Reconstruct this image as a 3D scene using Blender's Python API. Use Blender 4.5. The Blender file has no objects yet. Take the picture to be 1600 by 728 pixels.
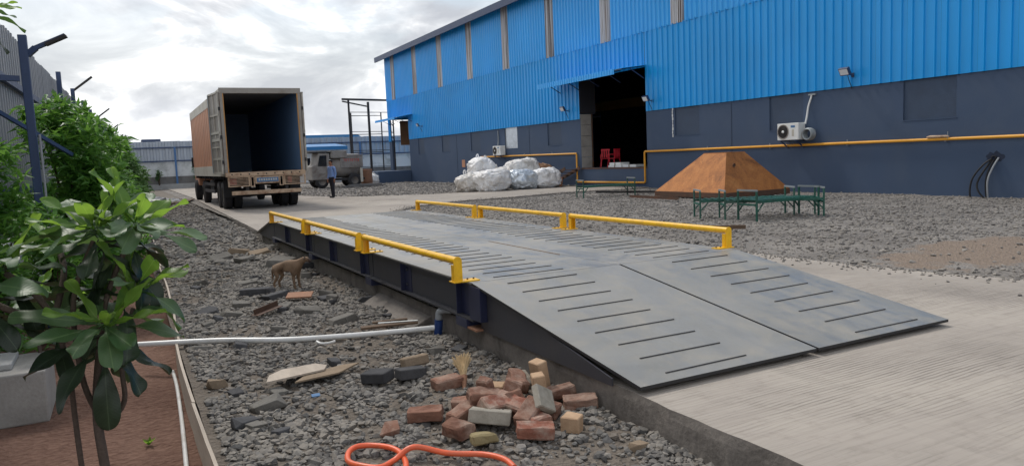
import bpy, bmesh, math, random
import numpy as np
from mathutils import Vector, Matrix, noise as mnoise

SC = bpy.context.scene
COL = SC.collection
RAD = math.radians

# ------------------------------------------------------------------ camera
cam_data = bpy.data.cameras.new('camera')
cam = bpy.data.objects.new('camera', cam_data)
COL.objects.link(cam)
cam_data.sensor_width = 36.0
cam_data.lens = 36.0 * 1165.0 / 1600.0
cam_data.clip_start = 0.05
cam_data.clip_end = 2000.0
cam.matrix_world = Matrix(((0.88489344, 0.08338579, -0.45826892, 0.0),
                           (-0.46392494, 0.06974035, -0.88312509, 0.0),
                           (-0.04168025, 0.99407399, 0.10039753, 1.5),
                           (0, 0, 0, 1)))
SC.camera = cam

# ------------------------------------------------------------------ sky and sun
SUN_EL, SUN_AZ = RAD(52), RAD(-12)
world = bpy.data.worlds.new('World')
SC.world = world
world.use_nodes = True
wn, wl = world.node_tree.nodes, world.node_tree.links
wn.clear()
w_out = wn.new('ShaderNodeOutputWorld')
w_bg = wn.new('ShaderNodeBackground')
w_bg.inputs['Strength'].default_value = 0.10
w_sky = wn.new('ShaderNodeTexSky')
w_sky.sky_type = 'NISHITA'
w_sky.sun_disc = False
w_sky.sun_elevation = SUN_EL
w_sky.sun_rotation = SUN_AZ
w_sky.air_density = 1.2
w_sky.dust_density = 2.5
tc = wn.new('ShaderNodeTexCoord')
sep = wn.new('ShaderNodeSeparateXYZ')
wl.new(tc.outputs['Generated'], sep.inputs[0])


def wmath(op, a, b=None, clamp=False):
    m = wn.new('ShaderNodeMath')
    m.operation = op
    m.use_clamp = clamp
    for i, v in enumerate((a, b)):
        if v is None:
            continue
        if isinstance(v, (int, float)):
            m.inputs[i].default_value = v
        else:
            wl.new(v, m.inputs[i])
    return m.outputs[0]


def wramp(fac, stops):
    r = wn.new('ShaderNodeValToRGB')
    wl.new(fac, r.inputs[0])
    e = r.color_ramp.elements
    while len(e) < len(stops):
        e.new(0.5)
    for el, (p, c) in zip(e, stops):
        el.position = p
        el.color = (*c, 1) if isinstance(c, tuple) else (c, c, c, 1)
    return r.outputs[0]


zc = wmath('MAXIMUM', sep.outputs[2], 0.0)
comb = wn.new('ShaderNodeCombineXYZ')
wl.new(sep.outputs[0], comb.inputs[0])
wl.new(sep.outputs[1], comb.inputs[1])
wl.new(wmath('MULTIPLY', zc, 2.3), comb.inputs[2])


def wnoise(scale, detail, rough, dist, off):
    mp = wn.new('ShaderNodeMapping')
    mp.inputs['Location'].default_value = off
    wl.new(comb.outputs[0], mp.inputs[0])
    n = wn.new('ShaderNodeTexNoise')
    n.inputs['Scale'].default_value = scale
    n.inputs['Detail'].default_value = detail
    n.inputs['Roughness'].default_value = rough
    n.inputs['Distortion'].default_value = dist
    wl.new(mp.outputs[0], n.inputs['Vector'])
    return n.outputs[0]


n_cover = wnoise(2.1, 7, 0.55, 0.3, (3.1, 1.7, 0.4))
n_light = wnoise(5.2, 8, 0.56, 0.45, (5.1, 8.6, 2.3))
cover = wramp(n_cover, [(0.40, 0.15), (0.50, 1.0)])
cloud_col = wramp(n_light, [(0.40, (4.2, 4.4, 4.8)), (0.47, (5.2, 5.38, 5.7)), (0.515, (6.4, 6.55, 6.8)), (0.56, (9.2, 9.25, 9.3))])
hz = wramp(zc, [(0.0, 1.0), (0.11, 0.0)])
mixh = wn.new('ShaderNodeMixRGB')
wl.new(wmath('MULTIPLY', hz, 0.6), mixh.inputs[0])
wl.new(cloud_col, mixh.inputs[1])
mixh.inputs[2].default_value = (6.1, 6.25, 6.6, 1)
mixc = wn.new('ShaderNodeMixRGB')
wl.new(wmath('MAXIMUM', cover, wramp(zc, [(0.08, 1.0), (0.34, 0.0)])), mixc.inputs[0])
wl.new(w_sky.outputs[0], mixc.inputs[1])
wl.new(mixh.outputs[0], mixc.inputs[2])
wl.new(mixc.outputs[0], w_bg.inputs['Color'])
wl.new(w_bg.outputs[0], w_out.inputs[0])

sun_data = bpy.data.lights.new('sun', 'SUN')
sun_data.energy = 1.5
sun_data.angle = RAD(10)
sun_data.color = (1.0, 0.955, 0.89)
sun = bpy.data.objects.new('sun', sun_data)
COL.objects.link(sun)
sdir = Vector((math.sin(SUN_AZ) * math.cos(SUN_EL), math.cos(SUN_AZ) * math.cos(SUN_EL), math.sin(SUN_EL)))
sun.rotation_euler = sdir.to_track_quat('Z', 'Y').to_euler()
sun.location = (0, 0, 40)

SC.view_settings.view_transform = 'Standard'
SC.view_settings.look = 'None'
SC.view_settings.exposure = 0.50
SC.view_settings.gamma = 1.0
SC.view_settings.use_curve_mapping = False
SC.render.engine = 'CYCLES'
SC.cycles.max_bounces = 6
SC.cycles.transparent_max_bounces = 12


# ------------------------------------------------------------------ helpers
def L(r, g, b):
    """sRGB 0-255 to linear"""
    f = lambda v: (v / 255) / 12.92 if v / 255 <= 0.04045 else ((v / 255 + 0.055) / 1.055) ** 2.4
    return (f(r), f(g), f(b))


class NT:
    """tiny node-tree helper"""
    def __init__(self, name):
        self.m = bpy.data.materials.new(name)
        self.m.use_nodes = True
        self.n, self.l = self.m.node_tree.nodes, self.m.node_tree.links
        self.b = self.n['Principled BSDF']
        self.out = self.n['Material Output']
        self._pos = None

    def pos(self):
        if self._pos is None:
            self._pos = self.n.new('ShaderNodeNewGeometry')
        return self._pos.outputs['Position']

    def put(self, sock, v):
        if isinstance(v, (int, float)):
            sock.default_value = v
        elif isinstance(v, (tuple, list)):
            sock.default_value = (*v, 1) if len(v) == 3 and len(sock.default_value) == 4 else v
        else:
            self.l.new(v, sock)

    def map(self, scale=(1, 1, 1), rot=(0, 0, 0), src=None):
        mp = self.n.new('ShaderNodeMapping')
        mp.inputs['Scale'].default_value = scale
        mp.inputs['Rotation'].default_value = rot
        self.l.new(src if src is not None else self.pos(), mp.inputs[0])
        return mp.outputs[0]

    def noise(self, scale, detail=4, rough=0.55, vec=None, dist=0.0):
        t = self.n.new('ShaderNodeTexNoise')
        t.inputs['Scale'].default_value = scale
        t.inputs['Detail'].default_value = detail
        t.inputs['Roughness'].default_value = rough
        t.inputs['Distortion'].default_value = dist
        self.l.new(vec if vec is not None else self.pos(), t.inputs['Vector'])
        return t.outputs[0]

    def voronoi(self, scale, feature='F1', vec=None, out=0):
        t = self.n.new('ShaderNodeTexVoronoi')
        t.feature = feature
        t.inputs['Scale'].default_value = scale
        self.l.new(vec if vec is not None else self.pos(), t.inputs['Vector'])
        return t.outputs[out]

    def ramp(self, fac, stops):
        r = self.n.new('ShaderNodeValToRGB')
        self.l.new(fac, r.inputs[0])
        e = r.color_ramp.elements
        while len(e) < len(stops):
            e.new(0.5)
        for el, (p, c) in zip(e, stops):
            el.position = p
            el.color = (*c, 1) if isinstance(c, (tuple, list)) else (c, c, c, 1)
        return r.outputs[0]

    def math(self, op, a, b=0.0, clamp=False):
        m = self.n.new('ShaderNodeMath')
        m.operation = op
        m.use_clamp = clamp
        self.put(m.inputs[0], a)
        self.put(m.inputs[1], b)
        return m.outputs[0]

    def mix(self, fac, a, b, mode='MIX'):
        m = self.n.new('ShaderNodeMixRGB')
        m.blend_type = mode
        self.put(m.inputs[0], fac)
        self.put(m.inputs[1], a)
        self.put(m.inputs[2], b)
        return m.outputs[0]

    def bump(self, h, strength=0.3, dist=0.02, prev=None):
        b = self.n.new('ShaderNodeBump')
        b.inputs['Strength'].default_value = strength
        b.inputs['Distance'].default_value = dist
        self.l.new(h, b.inputs['Height'])
        if prev is not None:
            self.l.new(prev, b.inputs['Normal'])
        return b.outputs[0]

    def sepxyz(self, v=None):
        s = self.n.new('ShaderNodeSeparateXYZ')
        self.l.new(v if v is not None else self.pos(), s.inputs[0])
        return s.outputs

    def island(self):
        g = self.n.new('ShaderNodeNewGeometry')
        return g.outputs['Random Per Island']

    def objrand(self):
        g = self.n.new('ShaderNodeObjectInfo')
        return g.outputs['Random']

    def done(self, color=None, rough=None, metal=None, normal=None, spec=None):
        if color is not None:
            self.put(self.b.inputs['Base Color'], color)
        if rough is not None:
            self.put(self.b.inputs['Roughness'], rough)
        if metal is not None:
            self.put(self.b.inputs['Metallic'], metal)
        if normal is not None:
            self.l.new(normal, self.b.inputs['Normal'])
        if spec is not None:
            self.b.inputs['Specular IOR Level'].default_value = spec
        return self.m


def scl(c, k):
    return tuple(min(1.0, v * k) for v in c)


def pmat(name, base, rough=0.6, metal=0.0, var=0.18, scale=3.0, fine=40.0, bump=0.15, dirt=None, dirt_amt=0.45, dscale=1.3, spec=0.5, stretch=(1, 1, 1)):
    """painted / mineral surface: two octaves of colour variation, patches of dirt, fine relief"""
    t = NT(name)
    v = t.map(stretch)
    n1 = t.noise(scale, 5, 0.6, v)
    n2 = t.noise(fine, 3, 0.6, v)
    col = t.ramp(n1, [(0.25, scl(base, 1 - var)), (0.75, scl(base, 1 + var))])
    col = t.mix(0.35, col, t.ramp(n2, [(0.3, scl(base, 1 - 1.2 * var)), (0.7, scl(base, 1 + 1.2 * var))]))
    if dirt is not None:
        nd = t.noise(dscale, 7, 0.65, v, 0.4)
        col = t.mix(t.math('MULTIPLY', t.ramp(nd, [(0.48, 0.0), (0.68, 1.0)]), dirt_amt), col, dirt)
    r = t.math('ADD', t.math('MULTIPLY', n1, 0.22), rough - 0.11, True)
    return t.done(col, r, metal, t.bump(n2, bump, 0.01) if bump else None, spec)


class MB:
    """collects shapes, builds ONE mesh object"""
    def __init__(self):
        self.v, self.f, self.mi, self.sm = [], [], [], []

    def add(self, verts, faces, mi=0, smooth=False):
        o = len(self.v)
        self.v.extend([tuple(p) for p in verts])
        for f in faces:
            self.f.append(tuple(i + o for i in f))
            self.mi.append(mi)
            self.sm.append(smooth)
        return self

    def box(self, lo, hi, mi=0, M=None):
        x0, y0, z0 = lo
        x1, y1, z1 = hi
        vs = [(x0, y0, z0), (x1, y0, z0), (x1, y1, z0), (x0, y1, z0), (x0, y0, z1), (x1, y0, z1), (x1, y1, z1), (x0, y1, z1)]
        if M is not None:
            vs = [M @ Vector(p) for p in vs]
        return self.add(vs, [(0, 3, 2, 1), (4, 5, 6, 7), (0, 1, 5, 4), (1, 2, 6, 5), (2, 3, 7, 6), (3, 0, 4, 7)], mi)

    def cbox(self, c, s, mi=0, M=None):
        return self.box([c[i] - s[i] / 2 for i in range(3)], [c[i] + s[i] / 2 for i in range(3)], mi, M)

    def beam(self, a, b, w, h, mi=0, up=(0, 0, 1)):
        a, b = Vector(a), Vector(b)
        d = (b - a).normalized()
        u = Vector(up)
        if abs(d.dot(u)) > 0.98:
            u = Vector((1, 0, 0))
        s = d.cross(u).normalized()
        u = s.cross(d)
        vs = []
        for p in (a, b):
            for i, j in ((-1, -1), (1, -1), (1, 1), (-1, 1)):
                vs.append(p + s * (i * w / 2) + u * (j * h / 2))
        return self.add(vs, [(3, 2, 1, 0), (4, 5, 6, 7), (0, 1, 5, 4), (1, 2, 6, 5), (2, 3, 7, 6), (3, 0, 4, 7)], mi)

    def tube(self, pts, r, seg=10, mi=0, cap=True):
        pts = [Vector(p) for p in pts]
        n = len(pts)
        rs = list(r) if isinstance(r, (list, tuple)) else [r] * n
        t0 = (pts[1] - pts[0]).normalized()
        u = Vector((0, 0, 1)) if abs(t0.z) < 0.9 else Vector((1, 0, 0))
        s = t0.cross(u).normalized()
        vs = []
        for i, p in enumerate(pts):
            t = (pts[min(i + 1, n - 1)] - pts[max(i - 1, 0)])
            if t.length < 1e-9:
                t = t0
            t.normalize()
            s = (s - t * s.dot(t)).normalized()
            q = t.cross(s)
            for k in range(seg):
                a = 2 * math.pi * k / seg
                vs.append(p + (s * math.cos(a) + q * math.sin(a)) * rs[i])
        fs = []
        for i in range(n - 1):
            for k in range(seg):
                k2 = (k + 1) % seg
                fs.append((i * seg + k, i * seg + k2, (i + 1) * seg + k2, (i + 1) * seg + k))
        self.add(vs, fs, mi, True)
        if cap:
            self.add(vs[:seg], [tuple(range(seg - 1, -1, -1))], mi)
            self.add(vs[-seg:], [tuple(range(seg))], mi)
        return self

    def lathe(self, prof, c, axis='X', seg=24, mi=0, smooth=True):
        vs, fs = [], []
        n = len(prof)
        for k in range(seg):
            a = 2 * math.pi * k / seg
            for (h, r) in prof:
                if axis == 'X':
                    p = (c[0] + h, c[1] + r * math.cos(a), c[2] + r * math.sin(a))
                elif axis == 'Y':
                    p = (c[0] + r * math.sin(a), c[1] + h, c[2] + r * math.cos(a))
                else:
                    p = (c[0] + r * math.cos(a), c[1] + r * math.sin(a), c[2] + h)
                vs.append(p)
        for k in range(seg):
            k2 = (k + 1) % seg
            for i in range(n - 1):
                fs.append((k * n + i, k * n + i + 1, k2 * n + i + 1, k2 * n + i))
        return self.add(vs, fs, mi, smooth)

    def prism(self, poly, axis, a, b, mi=0):
        """extrude a 2D polygon along an axis; poly in the two other axes in order"""
        n = len(poly)
        vs = []
        for h in (a, b):
            for (p, q) in poly:
                vs.append({'X': (h, p, q), 'Y': (p, h, q), 'Z': (p, q, h)}[axis])
        fs = [tuple(range(n)), tuple(range(2 * n - 1, n - 1, -1))]
        for i in range(n):
            j = (i + 1) % n
            fs.append((i, j, n + j, n + i))
        return self.add(vs, fs, mi)

    def build(self, name, mat, parent=None, bevel=0.0, loc=None, fixn=True):
        me = bpy.data.meshes.new(name)
        me.from_pydata(self.v, [], self.f)
        mats = mat if isinstance(mat, (list, tuple)) else [mat]
        for m in mats:
            me.materials.append(m)
        me.polygons.foreach_set('material_index', self.mi)
        me.polygons.foreach_set('use_smooth', self.sm)
        me.update()
        if fixn:
            bm = bmesh.new()
            bm.from_mesh(me)
            bmesh.ops.recalc_face_normals(bm, faces=bm.faces)
            bm.to_mesh(me)
            bm.free()
        o = bpy.data.objects.new(name, me)
        COL.objects.link(o)
        if parent is not None:
            o.parent = parent
        if loc is not None:
            o.location = loc
        if bevel:
            md = o.modifiers.new('bevel', 'BEVEL')
            md.width = bevel
            md.segments = 2
            md.limit_method = 'ANGLE'
            md.angle_limit = RAD(40)
        return o


def tag(o, label=None, cat=None, group=None, kind=None):
    for k, v in (('label', label), ('category', cat), ('group', group), ('kind', kind)):
        if v:
            o[k] = v
    return o


def thing(name, label, cat, loc=(0, 0, 0), rz=0.0, group=None):
    o = bpy.data.objects.new(name, None)
    o.empty_display_size = 0.2
    COL.objects.link(o)
    o.location = loc
    o.rotation_euler = (0, 0, rz)
    return tag(o, label, cat, group)


def smooth_path(pts, sub=8):
    pts = [Vector(p) for p in pts]
    out = []
    for i in range(len(pts) - 1):
        p0, p1, p2, p3 = pts[max(i - 1, 0)], pts[i], pts[i + 1], pts[min(i + 2, len(pts) - 1)]
        for k in range(sub):
            t = k / sub
            out.append(0.5 * ((2 * p1) + (p2 - p0) * t + (2 * p0 - 5 * p1 + 4 * p2 - p3) * t * t + (3 * p1 - p0 - 3 * p2 + p3) * t ** 3))
    out.append(pts[-1])
    return out


def mesh_np(name, verts, faces, mat, parent=None, smooth=False):
    """numpy arrays -> mesh object; faces (n,k)"""
    me = bpy.data.meshes.new(name)
    n, k = faces.shape
    me.vertices.add(len(verts))
    me.vertices.foreach_set('co', np.ascontiguousarray(verts, dtype=np.float32).ravel())
    me.loops.add(n * k)
    me.loops.foreach_set('vertex_index', np.ascontiguousarray(faces, dtype=np.int32).ravel())
    me.polygons.add(n)
    me.polygons.foreach_set('loop_start', np.arange(0, n * k, k, dtype=np.int32))
    me.polygons.foreach_set('loop_total', np.full(n, k, dtype=np.int32))
    me.polygons.foreach_set('use_smooth', np.full(n, smooth, dtype=bool))
    me.materials.append(mat)
    me.update(calc_edges=True)
    o = bpy.data.objects.new(name, me)
    COL.objects.link(o)
    if parent is not None:
        o.parent = parent
    return o

# ------------------------------------------------------------------ materials
def mat_concrete():
    t = NT('tined_concrete')
    x, y, _ = t.sepxyz()
    wob = t.noise(0.9, 3, 0.5, t.map((1.0, 2.5, 1)))
    wob2 = t.noise(1.0, 2, 0.5, t.map((3.0, 30, 1)))
    yy = t.math('ADD', t.math('ADD', y, t.math('MULTIPLY', x, -0.035)), t.math('ADD', t.math('MULTIPLY', wob, 0.09), t.math('MULTIPLY', wob2, 0.012)))
    band = t.math('SINE', t.math('MULTIPLY', yy, 2 * math.pi / 0.034))
    gaps = t.noise(1.0, 4, 0.6, t.map((1.6, 40, 1)))
    patch = t.noise(0.5, 5, 0.6, None, 0.6)
    mask = t.math('MULTIPLY', t.ramp(patch, [(0.42, 0.0), (0.62, 1.0)]), t.ramp(gaps, [(0.36, 0.0), (0.56, 1.0)]))
    line = t.math('MULTIPLY', t.ramp(band, [(0.25, 0.0), (0.9, 1.0)]), mask)
    streak = t.noise(1.0, 4, 0.65, t.map((0.9, 26, 3), (0, 0, RAD(-2))))
    big = t.noise(0.55, 6, 0.6, None, 0.5)
    spot = t.noise(7.0, 7, 0.72)
    base = t.ramp(big, [(0.28, L(144, 137, 129)), (0.5, L(161, 153, 144)), (0.72, L(174, 166, 155))])
    base = t.mix(t.ramp(streak, [(0.40, 0.20), (0.52, 0.0)]), base, L(116, 108, 100))
    base = t.mix(t.ramp(spot, [(0.52, 0.0), (0.74, 0.45)]), base, L(120, 111, 102))
    tyre = t.noise(1.0, 4, 0.6, t.map((3.2, 0.16, 1)))
    base = t.mix(t.ramp(tyre, [(0.55, 0.0), (0.72, 0.30)]), base, L(104, 100, 97))
    col = t.mix(t.math('MULTIPLY', line, 0.48), base, L(80, 74, 69))
    h = t.math('SUBTRACT', t.math('MULTIPLY', streak, 0.3), t.math('MULTIPLY', line, 0.6))
    nb = t.bump(t.noise(60, 4), 0.15, 0.004)
    return t.done(col, 0.88, 0, t.bump(h, 0.7, 0.012, nb), 0.25)


def mat_ground(name, dark, light, scale=30.0, sand=None):
    t = NT(name)
    vor = t.voronoi(scale)
    n = t.noise(scale * 0.7, 5, 0.65)
    big = t.noise(0.8, 5, 0.6)
    col = t.ramp(n, [(0.3, dark), (0.7, light)])
    col = t.mix(0.5, col, t.ramp(big, [(0.3, scl(dark, 0.9)), (0.7, scl(light, 1.1))]))
    if sand:
        x, y, _ = t.sepxyz()
        nn = t.noise(1.6, 6, 0.65)
        dx = t.math('DIVIDE', t.math('SUBTRACT', x, sand[0]), sand[2])
        dy = t.math('DIVIDE', t.math('SUBTRACT', y, sand[1]), sand[3])
        d = t.math('SQRT', t.math('ADD', t.math('MULTIPLY', dx, dx), t.math('MULTIPLY', dy, dy)))
        d = t.math('ADD', d, t.math('MULTIPLY', t.math('SUBTRACT', nn, 0.5), 2.2))
        col = t.mix(t.ramp(d, [(0.80, 1.0), (1.05, 0.0)]), col, t.ramp(n, [(0.3, L(112, 99, 88)), (0.7, L(158, 142, 127))]))
    return t.done(col, 0.93, 0, t.bump(t.math('ADD', vor, n), 0.8, 0.03), 0.2)


def mat_stone(name, cols, dust=L(142, 136, 128)):
    t = NT(name)
    r = t.island()
    k = len(cols)
    col = t.ramp(r, [(i / (k - 1), c) for i, c in enumerate(cols)])
    n = t.noise(28, 5, 0.65)
    col = t.mix(1.0, col, t.ramp(n, [(0.25, 0.74), (0.75, 1.0)]), 'MULTIPLY')
    g = t.n.new('ShaderNodeNewGeometry')
    _, _, nz = t.sepxyz(g.outputs['Normal'])
    patch = t.noise(1.1, 5, 0.6)
    dm = t.math('MULTIPLY', t.ramp(nz, [(0.55, 0.0), (0.95, 1.0)]), t.ramp(patch, [(0.36, 0.15), (0.60, 0.85)]))
    col = t.mix(dm, col, dust)
    return t.done(col, 0.92, 0, t.bump(n, 0.35, 0.01), 0.2)


def mat_leaf(name, c1, c2, trans, rib=None, rough=0.38, island=True, tr_amt=0.4):
    t = NT(name)
    r = t.island() if island else t.objrand()
    col = t.ramp(r, [(0.0, c1), (1.0, c2)])
    n = t.noise(14, 4, 0.6)
    col = t.mix(1.0, col, t.ramp(n, [(0.3, 0.78), (0.7, 1.0)]), 'MULTIPLY')
    nrm = None
    if rib:
        tco = t.n.new('ShaderNodeTexCoord')
        x, y, z = t.sepxyz(tco.outputs['Object'])
        ay = t.math('ABSOLUTE', y)
        mid = t.ramp(ay, [(0.0, 1.0), (0.0035, 0.0)])
        vx = t.math('SUBTRACT', t.math('MULTIPLY', x, 62), t.math('MULTIPLY', ay, 45))
        w = t.math('SINE', t.math('MULTIPLY', vx, 6.28))
        vein = t.math('MULTIPLY', t.ramp(w, [(0.75, 0.0), (1.0, 1.0)]), 0.12)
        col = t.mix(t.math('MAXIMUM', t.math('MULTIPLY', mid, 0.7), vein), col, rib)
        nrm = t.bump(t.math('ADD', w, t.math('MULTIPLY', mid, 3.0)), 0.05, 0.004)
    t.done(col, rough, 0, nrm, 0.45)
    tl = t.n.new('ShaderNodeBsdfTranslucent')
    t.put(tl.inputs[0], trans)
    mx = t.n.new('ShaderNodeMixShader')
    mx.inputs[0].default_value = tr_amt
    t.l.new(t.b.outputs[0], mx.inputs[1])
    t.l.new(tl.outputs[0], mx.inputs[2])
    t.l.new(mx.outputs[0], t.out.inputs[0])
    return t.m


def mat_clad(name, base, streak):
    t = NT(name)
    st = t.noise(1.0, 5, 0.6, t.map((1, 5.0, 0.18)))
    n = t.noise(0.35, 4, 0.5)
    col = t.ramp(n, [(0.3, scl(base, 0.92)), (0.7, scl(base, 1.08))])
    col = t.mix(t.math('MULTIPLY', t.ramp(st, [(0.5, 0.0), (0.75, 1.0)]), 0.16), col, streak)
    rr = t.math('MULTIPLY', t.math('SUBTRACT', t.objrand(), 0.5), 0.10)
    col = t.mix(t.math('ADD', 0.05, rr, True), col, (0.1, 0.4, 0.85))
    return t.done(col, t.math('ADD', 0.24, t.math('MULTIPLY', st, 0.2)), 0.0, t.bump(t.noise(1.4, 3), 0.05, 0.05), 0.45)


def mat_skylight():
    t = NT('weathered_skylight_sheet')
    st = t.noise(1.0, 3, 0.7, t.map((1, 15.0, 0.10)))
    st2 = t.noise(1.0, 4, 0.6, t.map((1, 22.0, 0.35)))
    col = t.ramp(st, [(0.38, L(60, 56, 58)), (0.45, L(150, 130, 112)), (0.50, L(226, 228, 232)), (0.60, L(206, 206, 210)), (0.68, L(116, 90, 72))])
    col = t.mix(0.35, col, t.ramp(st2, [(0.35, L(80, 84, 96)), (0.65, L(214, 216, 220))]))
    return t.done(col, 0.45, 0, None, 0.4)


def mat_rust():
    t = NT('rusted_steel_plate')
    n = t.noise(1.0, 6, 0.62, t.map((1.4, 1.4, 0.55), (0, 0, 0.3)), 1.2)
    f = t.noise(18, 5, 0.65)
    col = t.ramp(n, [(0.28, L(88, 58, 40)), (0.42, L(146, 94, 54)), (0.55, L(170, 112, 62)), (0.70, L(184, 130, 78))])
    col = t.mix(0.30, col, t.ramp(f, [(0.3, L(92, 54, 34)), (0.7, L(205, 135, 70))]))
    w = t.voronoi(0.9, 'DISTANCE_TO_EDGE', t.map((1, 1, 0.5)))
    col = t.mix(t.ramp(w, [(0.0, 0.18), (0.02, 0.0)]), col, L(84, 50, 34))
    return t.done(col, 0.75, 0.15, t.bump(f, 0.2, 0.01), 0.35)


def mat_deck():
    t = NT('weighbridge_deck_paint')
    n = t.noise(0.9, 6, 0.6, None, 0.6)
    f = t.noise(26, 5, 0.65)
    trk = t.noise(1.0, 5, 0.62, t.map((4.5, 0.55, 2)))
    scr = t.noise(1.0, 3, 0.6, t.map((95, 2.6, 3), (0, 0, 0.12)))
    col = t.ramp(n, [(0.3, L(122, 122, 119)), (0.5, L(136, 135, 131)), (0.7, L(148, 145, 139))])
    col = t.mix(t.ramp(trk, [(0.50, 0.0), (0.74, 0.38)]), col, L(100, 104, 110))
    dust = t.noise(2.0, 7, 0.7, None, 0.8)
    col = t.mix(t.ramp(dust, [(0.50, 0.0), (0.70, 0.55)]), col, L(156, 149, 138))
    col = t.mix(t.ramp(scr, [(0.66, 0.0), (0.72, 0.35)]), col, L(166, 166, 164))
    sp = t.noise(11, 6, 0.75)
    col = t.mix(t.ramp(sp, [(0.66, 0.0), (0.72, 0.5)]), col, L(98, 82, 70))
    r = t.ramp(t.math('ADD', t.math('MULTIPLY', trk, -0.6), t.math('MULTIPLY', dust, 0.8)), [(-0.02, 0.30), (0.20, 0.62)])
    nb = t.bump(t.noise(1.3, 3), 0.10, 0.05)
    return t.done(col, r, 0.15, t.bump(f, 0.06, 0.006, nb), 0.5)


def mat_brick(name, c1, c2, pale=0.0):
    t = NT(name)
    n = t.noise(9, 6, 0.65)
    f = t.noise(70, 4, 0.6)
    r = t.objrand()
    col = t.ramp(n, [(0.3, c1), (0.7, c2)])
    col = t.mix(1.0, col, t.ramp(r, [(0, 0.78), (1, 1.0)]), 'MULTIPLY')
    if pale:
        col = t.mix(t.ramp(t.noise(5, 6, 0.7), [(0.45, 0.0), (0.65, pale)]), col, L(176, 160, 146))
    return t.done(col, 0.9, 0, t.bump(t.math('ADD', n, t.math('MULTIPLY', f, 0.5)), 0.5, 0.012), 0.2)


def mat_sack():
    t = NT('dusty_white_woven_plastic')
    n = t.noise(1.6, 6, 0.62, None, 0.6)
    cr = t.noise(5.5, 5, 0.6, None, 1.5)
    r = t.objrand()
    clean = t.ramp(r, [(0.0, L(216, 211, 203)), (1.0, L(245, 246, 248))])
    col = t.mix(t.ramp(n, [(0.50, 0.0), (0.74, 0.75)]), clean, L(138, 126, 110))
    return t.done(col, 0.5, 0, t.bump(cr, 0.7, 0.08), 0.4)


M = {}
M['concrete'] = mat_concrete()
M['kerb'] = pmat('kerb_concrete', L(126, 120, 114), 0.9, var=0.25, scale=4, fine=30, bump=0.6, dirt=L(58, 54, 52), dirt_amt=0.6, dscale=2.2, spec=0.2)
M['gravel_soil'] = mat_ground('rubble_strip_soil', L(84, 77, 70), L(130, 121, 111), 30)
M['yard'] = mat_ground('yard_gravel', L(90, 86, 83), L(158, 152, 145), 38, sand=(10.6, 5.9, 2.3, 1.0))
M['earth'] = mat_ground('distant_earth', L(96, 90, 84), L(126, 118, 108), 4)
M['red_soil'] = mat_ground('red_soil', L(88, 62, 52), L(132, 104, 90), 22)
M['stone'] = mat_stone('dark_basalt_gravel', [L(80, 79, 78), L(104, 102, 100), L(122, 120, 117), L(96, 94, 92), L(148, 144, 138), L(116, 108, 99), L(132, 130, 128)])
M['stone_yard'] = mat_stone('yard_stone', [L(104, 101, 99), L(132, 128, 124), L(150, 145, 139), L(118, 114, 111), L(168, 162, 154)])
M['slab_stone'] = pmat('broken_stone', L(112, 109, 104), 0.9, var=0.3, scale=7, bump=0.5, dirt=L(70, 66, 62), spec=0.2)
M['slab_stone_dark'] = pmat('broken_dark_stone', L(78, 78, 80), 0.88, var=0.3, scale=7, bump=0.5, spec=0.2)
M['slab_stone_tan'] = pmat('broken_tan_stone', L(136, 120, 102), 0.9, var=0.25, scale=7, bump=0.5, spec=0.2)
M['terracotta'] = pmat('terracotta_tile', L(150, 110, 86), 0.85, var=0.2, scale=9, bump=0.3)
M['deck'] = mat_deck()
M['slot'] = pmat('black_welded_bar', L(60, 59, 60), 0.7, bump=0.2)
M['seam_rust'] = pmat('rusty_seam', L(120, 100, 82), 0.8, bump=0.2)
M['girder'] = pmat('girder_paint_charcoal', L(62, 63, 69), 0.45, var=0.18, scale=2, bump=0.08, dirt=L(84, 79, 75), dirt_amt=0.4)
M['girder_navy'] = pmat('girder_paint_navy', L(40, 45, 72), 0.4, var=0.15, bump=0.08)
M['yellow'] = pmat('yellow_safety_paint', L(240, 186, 14), 0.34, var=0.10, scale=5, bump=0.06, dirt=L(150, 108, 40), dirt_amt=0.4, dscale=5)
M['yellow_pipe'] = pmat('yellow_gas_pipe_paint', L(222, 158, 48), 0.45, var=0.12, bump=0.05)
M['clad'] = mat_clad('blue_cladding', (0.002, 0.315, 0.75), L(70, 150, 215))
M['clad_sheen'] = mat_clad('blue_cladding_sheen', (0.018, 0.37, 0.86), L(120, 185, 240))  # grazing sheen on the upper sheets is painted in as a lighter blue
M['clad_navy'] = pmat('navy_fascia', L(44, 62, 96), 0.45, var=0.12, bump=0.04)
M['skylight'] = mat_skylight()
M['plinth'] = pmat('slate_blue_wall_paint', (0.056, 0.086, 0.146), 0.72, var=0.10, scale=0.7, fine=26, bump=0.12, dirt=(0.074, 0.102, 0.154), dirt_amt=0.6, dscale=0.6, spec=0.3)
M['vent'] = pmat('dark_window_mesh', (0.036, 0.060, 0.106), 0.6, var=0.2, bump=0.2)
M['block'] = pmat('bare_concrete_block', L(158, 155, 150), 0.9, var=0.15, scale=5, bump=0.4, dirt=L(110, 105, 98))
M['dark_in'] = pmat('interior_shade_paint', L(42, 43, 50), 0.8, bump=0.1)  # darkness behind the doorway is put into the finish colour
M['beam_tan'] = pmat('crane_beam_paint', L(150, 110, 40), 0.6, bump=0.1)
M['rust'] = mat_rust()
M['rust_dark'] = pmat('dark_rusty_steel', L(84, 62, 50), 0.75, var=0.3, scale=6, bump=0.3, dirt=L(120, 74, 44))
M['green_paint'] = pmat('bottle_green_paint', L(30, 86, 72), 0.42, var=0.2, scale=8, bump=0.08, dirt=L(60, 60, 54), dirt_amt=0.4)
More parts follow.
